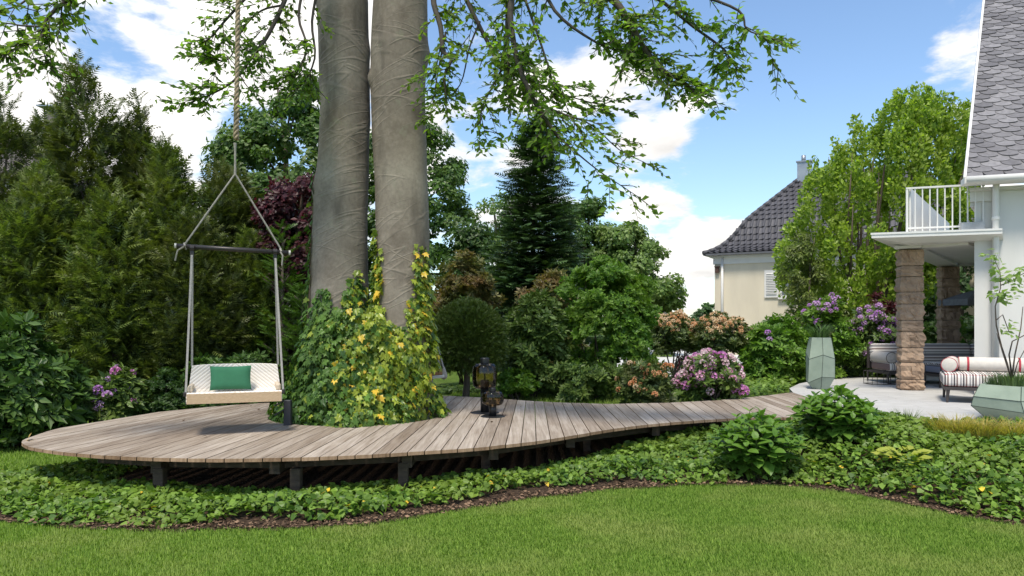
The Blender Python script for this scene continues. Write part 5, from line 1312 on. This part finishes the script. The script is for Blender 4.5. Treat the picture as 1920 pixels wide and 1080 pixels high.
# second swing, mostly behind the trunks
Y2 = 11.0; s2 = P(822, 700, Y2)
sw2 = thing('plank_swing', (s2[0], s2[1], s2[2] - .1), 'wooden swing seat on two ropes peeping out behind the ivy', 'swing')
MB().rbox(s2 + np.array((-.26, 0, .0)), (.62, .32, .09), .012, (1, .15, .1)).build('seat', mat_plain('orange_teak', (.42, .20, .09), (.30, .14, .06), .55, 4, .2, stretch=(2, 20, 20)), sw2)
MB().rbox(s2 + np.array((-.25, 0, -.065)), (.66, .34, .045), .01, (1, .15, .1)).build('seat_rim', M_PAINT, sw2)
MB().lathe(s2 + np.array((.085, -.06, -.09)), [(.005, 0), (.05, .03), (.055, .07), (.03, .14), (.012, .19)], 10).build('rope_end', M_WEBBING, sw2, smooth=True)
top2 = P(770, 470, Y2 + .2); up2 = np.array((-1.55, 11.1, 8.0))
for dx in (-.012, .03): MB().tube([s2 + np.array((.06 + dx, -.06, .05)), P(800 + dx * 120, 592, Y2), top2 + (dx, 0, 0), up2], [.014] * 4, 6).build('rope', M_WEBBING, sw2)
MB().tube([s2 + np.array((-.55, .05, .02)), top2, up2 + (.02, 0, 0)], .014, 6).build('rope', M_WEBBING, sw2)

# ------------------------------------------------------------------ lamps on the deck
def mat_glass(name, col):
    m, N, L, out = new_mat(name)
    g = N.new('ShaderNodeBsdfGlossy'); g.inputs['Roughness'].default_value = .06; g.inputs['Color'].default_value = (.9, .9, .9, 1)
    tr = N.new('ShaderNodeBsdfTransparent'); tr.inputs['Color'].default_value = (*col, 1)
    fr = N.new('ShaderNodeFresnel'); fr.inputs['IOR'].default_value = 1.5
    mx = N.new('ShaderNodeMixShader'); L.new(fr.outputs[0], mx.inputs[0]); L.new(tr.outputs[0], mx.inputs[1]); L.new(g.outputs[0], mx.inputs[2]); L.new(mx.outputs[0], out.inputs[0])
    return m
M_SMOKE = mat_glass('smoked_glass', (.66, .52, .36)); M_BLACK = mat_plain('black_metal', (.014, .014, .016), (.010, .010, .012), .4, 6, .05)
def lantern(px, pyb, ptop, gl, label):
    b = G(px, pyb, DZ); Y = b[1]; m = Y / FPX; t = thing('floor_lantern', b, label, 'lantern', 'smoked glass lanterns on the deck')
    g0, g1, gw, pw, cw = gl; z = lambda py: (pyb - py) * m
    MB().lathe(b, [(.001, 0), (pw * 1.75, 0), (pw * 1.75, .006), (pw * 1.6, .012), (.001, .012)], 28, cap=False).build('base_plate', M_BLACK, t, smooth=False)
    MB().tube([b + (0, 0, .01), b + (0, 0, z(g0) + .25 * z(g1 ) * 0 + .02)], pw * .52, 20).build('post', M_BLACK, t, smooth=True)
    H = z(g1) - z(g0); R_ = gw / 2; pr = [(pw * .62, 0), (R_ * .74, .03 * H), (R_ * .92, .13 * H), (R_, .32 * H), (R_, .66 * H), (R_ * .93, .86 * H), (R_ * .76, .96 * H), (cw * .5, H)]
    pp = []
    for i in range(len(pr) - 1):
        for k in range(4): u = k / 4; pp.append((pr[i][0] * (1 - u) + pr[i + 1][0] * u, pr[i][1] * (1 - u) + pr[i + 1][1] * u))
    pp.append(pr[-1])
    MB().lathe(b + (0, 0, z(g0)), pp, 36, cap=False).build('glass_shade', M_SMOKE, t, smooth=True)
    MB().lathe(b + (0, 0, z(g0) + .015), [(.001, 0), (pw * .5, 0), (pw * .5, H * .30), (.012, H * .32), (.012, H * .74), (cw * .46, H * .76), (cw * .46, H * .97), (.001, H * .97)], 20, cap=False).build('inner_stem', M_BLACK, t)
    MB().lathe(b + (0, 0, z(g1) - .004), [(.001, 0), (cw * .52, 0), (cw * .52, (z(ptop) - z(g1)) * .9), (cw * .47, z(ptop) - z(g1) + .004), (.001, z(ptop) - z(g1) + .004)], 24, cap=False).build('cap', M_BLACK, t)
lantern(909, 774, 671, (729, 680, .355, .115, .125), 'tall smoked glass lantern on a black post, behind its smaller twin')
lantern(924, 781, 727, (760, 733, .30, .095, .08), 'short smoked glass lantern on a black post, in front of the taller one')
# dark slanted bollard light at the ivy
b = G(540, 797, DZ); bo = thing('bollard_light', b + (0, 0, -.2), 'black bollard garden light with two slanted vanes beside the ivy', 'lamp')
M_ANTH = mat_plain('anthracite_metal', (.028, .030, .042), (.02, .022, .03), .45, 5, .05)
MB().rbox(b + np.array((0, 0, .06)), (.088, .088, .50), .006, seg=1).build('post', M_ANTH, bo)
for z_ in (.275, .165): MB().box(b + np.array((-.095, -.02, z_)), (.13, .08, .016), (.86, 0, .5)).build('vane', M_ANTH, bo)
# dead leaves on the boards
M_DEAD = mat_leaf('dead_leaf', (.03, .02, .014), (.09, .05, .025), trans=.1, rough=.8)
me = mesh_np('fallen_leaf', *LEAF); me.materials.append(M_DEAD); me2 = mesh_np('yellow_leaf', *IVY); me2.materials.append(mat_leaf('ochre_leaf', (.4, .25, .08), (.55, .36, .14), trans=.2))
for k, (px, py, s_, w_) in enumerate([(343, 791.5, .06, 'in the middle of the left deck'), (389, 820.5, .06, 'in front of the left deck middle'), (471, 763, .05, 'under the swing seat'), (482, 770, .05, 'just before the swing seat'), (977, 765, .05, 'right of the lanterns'), (925, 793, .045, 'in front of the lanterns'), (54, 824, .16, '')]):
    o = bpy.data.objects.new('fallen_leaf', me2 if k == 6 else me); COL.objects.link(o); p = G(px, py, DZ); o.location = (p[0], p[1], DZ + .012); o.scale = (s_,) * 3; o.rotation_euler = (.3, .2 * k, k * 1.7); reg(o, p)
    tag(o, 'dried yellow leaf lying at the left tip of the deck' if k == 6 else 'small dark dry leaf on the boards ' + w_, 'leaf', 'fallen leaves on the deck')

# ------------------------------------------------------------------ planting on the right
M_HYD = mat_leaf('hydrangea_leaf', (.045, .105, .014), (.105, .195, .028), trans=.28, rough=.4, spec=.35)
M_STEM = mat_plain('green_stem', (.10, .12, .04), None, .7)
def hydrangea(px, py, Y, R_, H, label, seed, n_shoot):
    zb = float(ground_z(X(px, Y), Y)); b = np.array((X(px, Y), Y, zb)); t = thing('hydrangea', b, label, 'shrub', 'leafy hydrangeas in the bed'); r_ = np.random.default_rng(seed)
    Tn, Dn, Nn, Sn = [], [], [], []
    for k in range(n_shoot):
        a = k * 2.4; q = math.sqrt((k + .5) / n_shoot); tip = b + np.array((math.cos(a) * R_ * q, math.sin(a) * R_ * q, H * (1 - .42 * q * q) * r_.uniform(.86, 1.05)))
        st = b + np.array((math.cos(a) * .08, math.sin(a) * .08, 0)); d = tip - st; L_ = np.linalg.norm(d); d /= L_
        MB().tube([st, (st + tip) / 2 + np.array((0, 0, .05)), tip], [.009, .007, .004], 5).build('stem', M_STEM, t)
        for j in range(6):
            f = 1 - j * .13; p = st + (tip - st) * f + np.array((0, 0, .05 * (1 - abs(2 * f - 1)))); ph = (j % 2) * 1.57 + a
            for s_ in (0, math.pi):
                e = np.array((math.cos(ph + s_), math.sin(ph + s_), 0)); lift = (.95 - .33 * j) if j < 3 else r_.uniform(-.35, .2)
                dd = e + d * max(lift, 0) + np.array((0, 0, min(lift, 0) - .05)); Tn.append(p); Dn.append(dd + .18 * r_.normal(size=3)); Nn.append(d * .5 + np.array((0, 0, 1)) - e * (.8 if j < 2 else .1) * .6 + .15 * r_.normal(size=3)); Sn.append((.10 if j == 0 else .16 if j == 1 else .19) * r_.uniform(.8, 1.2))
    Tn, Dn, Nn, Sn = map(np.array, (Tn, Dn, Nn, Sn)); leaf_parts(t, BROAD, [M_HYD], frames(Dn, Nn), Sn, Tn, np.zeros(len(Tn), int), 230)
hydrangea(1420, 860, 8.2, .48, .72, 'leafy hydrangea bush in front of the walkway end', 5, 44)
hydrangea(1568, 845, 8.75, .48, .66, 'taller darker hydrangea bush before the terrace edge', 9, 46)
# lime-leaved plant in the bed
Y = 7.75; b = np.array((X(1695, Y), Y, float(ground_z(X(1695, Y), Y)))); t = thing('hosta', b, 'small lime-yellow leafed plant in the ivy bed', 'plant'); n = 70
a = rng.random(n) * 6.283; q = np.sqrt(rng.random(n)); Tn = b + np.stack([np.cos(a) * q * .2, np.sin(a) * q * .2, .13 + .12 * rng.random(n)], 1)
leaf_parts(t, LEAF, [mat_leaf('lime_leaf', (.17, .21, .03), (.34, .36, .06), trans=.35)], frames(np.stack([np.cos(a), np.sin(a), .25 + 0 * a], 1) + .2 * rsph(n), np.array((0, -.3, 1.)) + .3 * rsph(n)), rng.uniform(.08, .13, n), Tn, np.zeros(n, int), 70)
def tuft(name, label, c, n, h, spread, mat, w_=.004, group=None, cat='grass tuft', lean=.5):
    c = np.array(c, float); t_ = rng.random(n) * 6.283; q = np.sqrt(rng.random(n)) * spread; B_ = c + np.stack([np.cos(t_) * q, np.sin(t_) * q, 0 * q], 1); hh = h * rng.uniform(.5, 1.1, n); l_ = lean * hh * rng.uniform(.2, 1.2, n)
    e = np.stack([np.cos(t_), np.sin(t_), 0 * t_], 1); s_ = np.stack([-np.sin(t_), np.cos(t_), 0 * t_], 1) * w_; m_ = B_ + e * (l_ * .35)[:, None] + np.stack([0 * hh, 0 * hh, hh * .65], 1); tp_ = B_ + e * l_[:, None] + np.stack([0 * hh, 0 * hh, hh * .95], 1)
    V = np.stack([B_ - s_, B_ + s_, m_ + s_ * .8, m_ - s_ * .8, tp_], 1).reshape(-1, 3); k = np.arange(n)[:, None] * 5
    F = np.concatenate([k + np.array(f)[None] for f in ((0, 1, 2), (0, 2, 3), (3, 2, 4))])
    return tag(link(name, mesh_np(name, V, F), mat, base=c), label, cat, group)
M_SEDGE = mat_leaf('sedge_blade', (.05, .09, .02), (.12, .17, .035), trans=.3); M_TAWNY = mat_leaf('tawny_blade', (.16, .15, .03), (.34, .26, .06), (.20, .24, .05), trans=.35)
GR = 'grass tufts along the terrace edge'
def gz(px, py, Y): return (X(px, Y), Y, float(ground_z(X(px, Y), Y)) + .03)
tuft('grass_tuft', 'green grass tuft with thin upright stalks at the terrace edge', gz(1702, 0, 9.0), 170, .30, .10, M_SEDGE, group=GR)
tuft('grass_tuft', 'pale wispy grass tuft between the green tuft and the low planter', gz(1752, 0, 8.8), 170, .24, .14, M_TAWNY, group=GR)
for k, (px, Y, lab) in enumerate([(1795, 8.5, 'tawny grass tuft at the left foot of the low planter'), (1845, 8.3, 'tawny grass tuft in front of the low planter'), (1900, 8.15, 'tawny grass tuft at the right picture edge'), (1960, 8.1, 'tawny grass tuft just past the right edge, below the low planter')]):
    tuft('grass_tuft', lab, gz(px, 0, Y), 520, .27, .27, M_TAWNY, .005, GR, lean=.9)
tuft('grass_tuft', 'small green grass tuft at the left of the terrace edge', gz(1660, 0, 9.3), 120, .16, .12, M_SEDGE, group=GR)

# ------------------------------------------------------------------ faceted planters
M_PLANT = mat_plain('verdigris_fibre', (.30, .36, .285), (.235, .29, .23), .75, 3, .15, bscale=50); M_SEAM = mat_plain('dark_seam', (.035, .05, .04), None, .8)
def planter(b, rings, n, phase, label, group, jit, seed):
    """rings (radius, z): straight facets between staggered corners, dark seams along the edges"""
    t = thing('faceted_planter', b, label, 'planter', group); r_ = random.Random(seed); V, F = [], []
    for i, (rr_, z) in enumerate(rings):
        for k in range(n):
            a = 2 * math.pi * (k + phase + .0 * i) / n + r_.uniform(-jit, jit); V.append(np.array(b) + np.array((rr_ * math.cos(a), rr_ * math.sin(a), z + (r_.uniform(-jit, jit) * .75 if 0 < i < len(rings) - 1 else 0))))
    m = len(rings)
    for i in range(m - 1):
        for k in range(n): k2 = (k + 1) % n; F.append((i * n + k, i * n + k2, (i + 1) * n + k2, (i + 1) * n + k))
    F.append(tuple(range(n))[::-1]); top = m - 1; inn = len(V)
    cen = np.array(b) + np.array((0, 0, rings[-1][1]))
    for k in range(n): V.append(cen + (V[top * n + k] - cen) * .86)
    for k in range(n): k2 = (k + 1) % n; F.append((top * n + k, top * n + k2, inn + k2, inn + k))
    for k in range(n): V.append(V[inn + k] - np.array((0, 0, .07)))
    for k in range(n): k2 = (k + 1) % n; F.append((inn + k, inn + k2, inn + n + k2, inn + n + k))
    MB().add(V, F).build('body', M_PLANT, t)
    MB().add([V[inn + n + k] + np.array((0, 0, .004)) for k in range(n)], [tuple(range(n))]).build('potting_soil', M_SOIL, t)
    for i in range(m):
        for k in range(n):
            k2 = (k + 1) % n
            if 0 < i < m - 1 : MB().tube([V[i * n + k], V[i * n + k2]], .0045, 4).build('seam', M_SEAM, t)
            if i < m - 1 and (k + i) % 1 == 0 and i > 0 or i == 0 and k % 2 == 0: MB().tube([V[i * n + k], V[(min(i + 1, m - 1)) * n + k]], .0045, 4).build('seam', M_SEAM, t)
    return t
b = np.array(G(1538, 729, DZ)); b[2] = DZ + .006
planter(b, [(.155, 0), (.265, .17), (.270, .62), (.205, .965)], 6, .28, 'tall pale green faceted planter standing on the terrace', 'pale green faceted planters', .10, 4)
tuft('grass_tuft', 'dark green grass spilling from the tall planter', b + (0, 0, .9), 240, .34, .13, mat_leaf('planter_grass', (.025, .06, .015), (.07, .13, .03), trans=.25), .006, 'plants in the faceted planters', lean=1.0)
b2 = np.array((X(1903, 9.55), 9.55, DZ + .006))
planter(b2, [(.30, 0), (.53, .20), (.52, .33), (.43, .47)], 5, .42, 'low wide pale green faceted planter at the terrace edge', 'pale green faceted planters', .08, 8)
M_LAV = mat_leaf('lavender_needle', (.045, .085, .03), (.11, .16, .06), trans=.25)
tuft('lavender', 'needle-leaved green herbs growing in the low planter', b2 + (0, 0, .42), 900, .21, .33, M_LAV, .004, 'plants in the faceted planters', cat='herb', lean=.55)
st = thing('young_tree', b2 + (0, 0, .42), 'young bare-stemmed tree with pale green leaves in the low planter', 'tree')
Yp = 9.55; M_YST = mat_plain('young_stem', (.12, .085, .065), (.07, .05, .04), .7, 20)
stems = [[(1896, 712), (1888, 680), (1878, 650), (1868, 610), (1866, 575), (1876, 540), (1875, 510), (1862, 480)], [(1898, 712), (1892, 665), (1898, 640), (1922, 628), (1945, 610)], [(1897, 712), (1903, 665), (1914, 615), (1918, 575)],
         [(1896, 710), (1881, 665), (1869, 625)], [(1899, 712), (1908, 680), (1930, 640)], [(1868, 600), (1880, 590), (1892, 622)], [(1876, 535), (1895, 528), (1915, 515), (1935, 505)]]
for k, s_ in enumerate(stems):
    p_ = [P(x_, y_, Yp + .06 * math.sin(k * 2 + i)) for i, (x_, y_) in enumerate(s_)]; m = len(p_)
    MB().tube(p_, [.012 * (1 - .75 * i / m) if k < 3 else .008 * (1 - .6 * i / m) for i in range(m)], 6).build('stem', M_YST, st, smooth=True)
Tn = []
for cx_, cy_, n, sx, sy in ((1862, 480, 16, 14, 12), (1872, 505, 18, 14, 14), (1880, 530, 20, 16, 14), (1885, 552, 26, 20, 10), (1862, 548, 8, 8, 8), (1892, 617, 22, 14, 14), (1912, 512, 22, 14, 16), (1906, 540, 12, 12, 12), (1940, 505, 16, 16, 18), (1884, 566, 10, 10, 6), (1945, 610, 10, 16, 12)):
    for _ in range(n): Tn.append(P(cx_ + random.gauss(0, sx * .55), cy_ + random.gauss(0, sy * .55), Yp + random.gauss(0, .08)))
Tn = np.array(Tn); n = len(Tn)
leaf_parts(st, LEAF, [mat_leaf('young_leaf', (.10, .17, .05), (.21, .29, .09), trans=.4)], frames(rsph(n) * (1, 1, .5) + np.array((0, 0, -.25)), np.array((0, -.4, .8)) + .6 * rsph(n)), rng.uniform(.07, .12, n), Tn, np.zeros(n, int), 200)

# ------------------------------------------------------------------ terrace furniture
def mat_stripes(name, axis, freq, stops):
    m, N, L, out = new_mat(name); t = N.new('ShaderNodeTexCoord'); sp = N.new('ShaderNodeSeparateXYZ'); L.new(t.outputs['Object'], sp.inputs[0])
    f = mathn(N, L, 'FRACT', mathn(N, L, 'MULTIPLY', sp.outputs[axis], freq)); r = ramp(N, stops, 'CONSTANT'); L.new(f, r.inputs[0])
    principled(N, L, out, r.outputs[0], .85, bump(N, L, tex_noise(N, L, coords(N, L), 180, 3), .25, .004), 0, .15); return m
cr, gr_, dk, rd, br = (.72, .67, .62), (.30, .28, .28), (.09, .08, .085), (.45, .05, .07), (.20, .14, .13)
M_SV = mat_stripes('vertical_stripe_cloth', 0, 8.0, [(0, cr), (.22, gr_), (.40, cr), (.52, dk), (.70, cr), (.82, br)])
M_SH = mat_stripes('horizontal_stripe_cloth', 2, 5.2, [(0, gr_), (.18, cr), (.34, br), (.5, cr), (.62, gr_), (.80, dk), (.9, cr)])
M_SD = mat_stripes('depth_stripe_cloth', 1, 6.0, [(0, cr), (.25, gr_), (.5, cr), (.68, br), (.85, gr_)])
M_FRAME = mat_plain('brown_bronze_frame', (.055, .045, .042), None, .5)
M_CREAMC = mat_plain('cream_bolster_cloth', (.60, .56, .50), (.55, .51, .46), .85, 20, .2); M_PIPE = mat_plain('red_piping', (.42, .035, .055), None, .8)
def local_part(par, name, c, size, r_, mat, u=(1, 0, 0), w=(0, 0, 1), seg=3):
    """rounded block with its own axes, so the stripes follow the cushion"""
    mb = MB().rbox((0, 0, 0), size, r_, seg=seg); me = mesh_np(name, np.array(mb.v), mb.f); me.materials.append(mat); me.polygons.foreach_set('use_smooth', np.ones(len(me.polygons), bool))
    u = np.array(u, float) / np.linalg.norm(u); w = np.array(w, float) / np.linalg.norm(w); v = np.cross(w, u); o = bpy.data.objects.new(name, me); COL.objects.link(o); o.parent = par; p = np.array(c) - ORG[par.name]
    o.matrix_basis = Matrix(((u[0], v[0], w[0], p[0]), (u[1], v[1], w[1], p[1]), (u[2], v[2], w[2], p[2]), (0, 0, 0, 1))); reg(o, ORG[par.name]); return o
Ys = 15.1; x0 = X(1664, Ys); z0 = DZ
sofa = thing('striped_sofa', (x0 + 1.6, Ys + .4, z0), 'long striped outdoor sofa behind the front stone pillar', 'sofa')
for k in range(3):
    cx_ = x0 + .55 + k * 1.06
    local_part(sofa, 'seat_cushion', (cx_, Ys + .38, z0 + .345), (1.03, .80, .17), .05, M_SV)
    local_part(sofa, 'back_cushion', (cx_, Ys + .78, z0 + .60), (1.03, .20, .40), .07, M_SH, w=(0, .12, 1))
    MB().box((cx_, Ys + .40, z0 + .225), (1.04, .82, .06)).build('seat_frame', M_FRAME, sofa)
    MB().box((cx_, Ys + .925, z0 + .50), (1.04, .04, .46)).build('back_frame', M_FRAME, sofa)
for dx in (.03, 1.08, 2.14, 3.2):
    for dy in (.03, .9): MB().tube([(x0 + dx, Ys + dy, z0), (x0 + dx, Ys + dy, z0 + .2)], [.014, .024], 8).build('leg', M_FRAME, sofa)
def bolster(par, a, b, rad, bands=(), mat=M_CREAMC, pipe=M_PIPE):
    a, b = np.array(a, float), np.array(b, float); t = (b - a) / np.linalg.norm(b - a); L_ = np.linalg.norm(b - a)
    o = MB().tube([a - t * .012, a, a + t * .02, b - t * .02, b, b + t * .012], [rad * .82, rad * .97, rad, rad, rad * .97, rad * .82], 24).build('bolster', mat, par, smooth=True)
    for f in bands: MB().tube([a + t * (L_ * f - .016), a + t * (L_ * f + .016)], rad + .004, 24).build('red_band', M_PIPE, o)
    for q in (a, b):
        c = [q + rad * .99 * (math.cos(k / 16 * 6.2832) * np.cross(t, (0, 0, 1)) + math.sin(k / 16 * 6.2832) * np.array((0, 0, 1))) for k in range(17)]; MB().tube(c, .006, 5, cap=False).build('piping', pipe, o)
bolster(sofa, (x0 + .10, Ys + .02, z0 + .53), (x0 + .10, Ys + .72, z0 + .53), .115, (), mat_plain('grey_stripe_bolster', (.50, .46, .43), (.38, .35, .33), .85, 30, stretch=(1, 14, 1)), M_FRAME)
# low seats facing away, in the shade before the sofa
day = X(1735, 14.75)
bench = thing('striped_ottoman', (day + .45, 14.6, z0), 'dark striped ottoman between the stone pillar and the daybed', 'ottoman')
local_part(bench, 'seat_cushion', (day + .42, 14.55, z0 + .34), (.80, .55, .16), .05, mat_stripes('blue_grey_stripe_cloth', 0, 9.0, [(0, dk), (.3, (.18, .19, .24)), (.5, dk), (.7, (.30, .27, .25)), (.85, dk)]))
MB().box((day + .42, 14.55, z0 + .23), (.82, .56, .05)).build('seat_frame', M_FRAME, bench)
for dx in (.03, .80):
    for dy in (-.25, .25): MB().tube([(day + dx, 14.55 + dy, z0), (day + dx, 14.55 + dy, z0 + .21)], .016, 8).build('leg', M_FRAME, bench)
# wire side table at the left arm
wt = G(1657, 722, DZ); tbl = thing('wire_side_table', wt, 'thin black wire side table in front of the left sofa arm', 'table')
cor = [(-.23, -.0), (.23, -.0), (.23, .36), (-.23, .36)]
for z_ in (.012, .27): MB().tube([wt + np.array((*c, z_)) for c in cor + cor[:1]], .007, 6).build('wire_frame', M_FRAME, tbl)
for c in cor + [(-.13, 0), (.0, 0), (.13, 0), (-.23, .18), (.23, .18)]: MB().tube([wt + np.array((*c, .01)), wt + np.array((*c, .27))], .006, 6).build('wire_leg', M_FRAME, tbl)
# daybed near the white wall
yd = 11.75; xd = X(1772, yd); du = np.array((math.cos(R(27)), -math.sin(R(27)), 0)); dv_ = np.array((-du[1], du[0], 0)); d0 = np.array((xd, yd, z0))
bed = thing('striped_daybed', d0 + du * .75 + dv_ * .4, 'striped daybed with cream bolsters next to the low planter', 'daybed')
mt_ = local_part(bed, 'mattress', d0 + du * .80 + dv_ * .48 + (0, 0, .355), (1.66, .98, .20), .06, M_SV, du)
for z_ in (.272, .438): MB().tube([d0 + du * (.0 if z_ < 0 else .0) + dv_ * .02 + (0, 0, z_), d0 + du * 1.62 + dv_ * .02 + (0, 0, z_)], .008, 6).build('mattress_piping', M_PIPE, bed)
MB().box(d0 + du * .80 + dv_ * .48 + np.array((0, 0, .225)), (1.62, .95, .05), du).build('bed_frame', M_FRAME, bed)
for a, b_ in ((.03, .04), (1.58, .04), (.03, .92), (1.58, .92)): MB().tube([d0 + du * a + dv_ * b_, d0 + du * (a + .015) + dv_ * b_ + np.array((0, 0, .22))], [.016, .03], 8).build('leg', M_FRAME, bed)
bolster(bed, d0 + du * .085 + dv_ * .50 + (0, 0, .57), d0 + du * .16 + dv_ * 1.05 + (0, 0, .57), .118)
bolster(bed, d0 + du * .24 + dv_ * .86 + (0, 0, .57), d0 + du * 1.55 + dv_ * .86 + (0, 0, .57), .118, (.10, .64))
tt = np.array((X(1915, 12.2), 12.2, z0)); tab = thing('round_side_table', tt, 'small round black side table behind the low planter', 'table')
MB().lathe(tt, [(.001, .50), (.22, .50), (.22, .525), (.001, .525)], 24, cap=False).build('table_top', M_BLACK, tab); MB().tube([tt, tt + (0, 0, .5)], .018, 10).build('post', M_BLACK, tab); MB().lathe(tt, [(.001, 0), (.15, 0), (.15, .012), (.001, .012)], 20, cap=False).build('foot', M_BLACK, tab)
# grey hood hanging beyond the pier
hb = P(1822, 572, 17.5); hood = thing('grey_parasol', (hb[0], hb[1], DZ), 'grey square parasol canopy in the shade beside the white pier', 'parasol')
m_g = mat_plain('grey_canvas', (.16, .17, .19), None, .8, 10)
V = [hb + np.array(q) for q in ((-.28, -.3, 0), (.9, -.3, 0), (.9, .9, 0), (-.28, .9, 0), (-.28, -.3, .14), (.9, -.3, .14), (.9, .9, .14), (-.28, .9, .14), (.31, .3, .38))]
MB().add(V, [(0, 1, 5, 4), (1, 2, 6, 5), (2, 3, 7, 6), (3, 0, 4, 7), (4, 5, 8), (5, 6, 8), (6, 7, 8), (7, 4, 8), (3, 2, 1, 0)]).build('canopy', m_g, hood)
MB().tube([(hb[0] + .31, hb[1] + .3, DZ), (hb[0] + .31, hb[1] + .3, hb[2] + .3)], .025, 10).build('pole', M_FRAME, hood)
MB().lathe((hb[0] + .31, hb[1] + .3, DZ), [(.001, 0), (.26, 0), (.26, .06), (.001, .06)], 20, cap=False).build('foot', M_FRAME, hood)
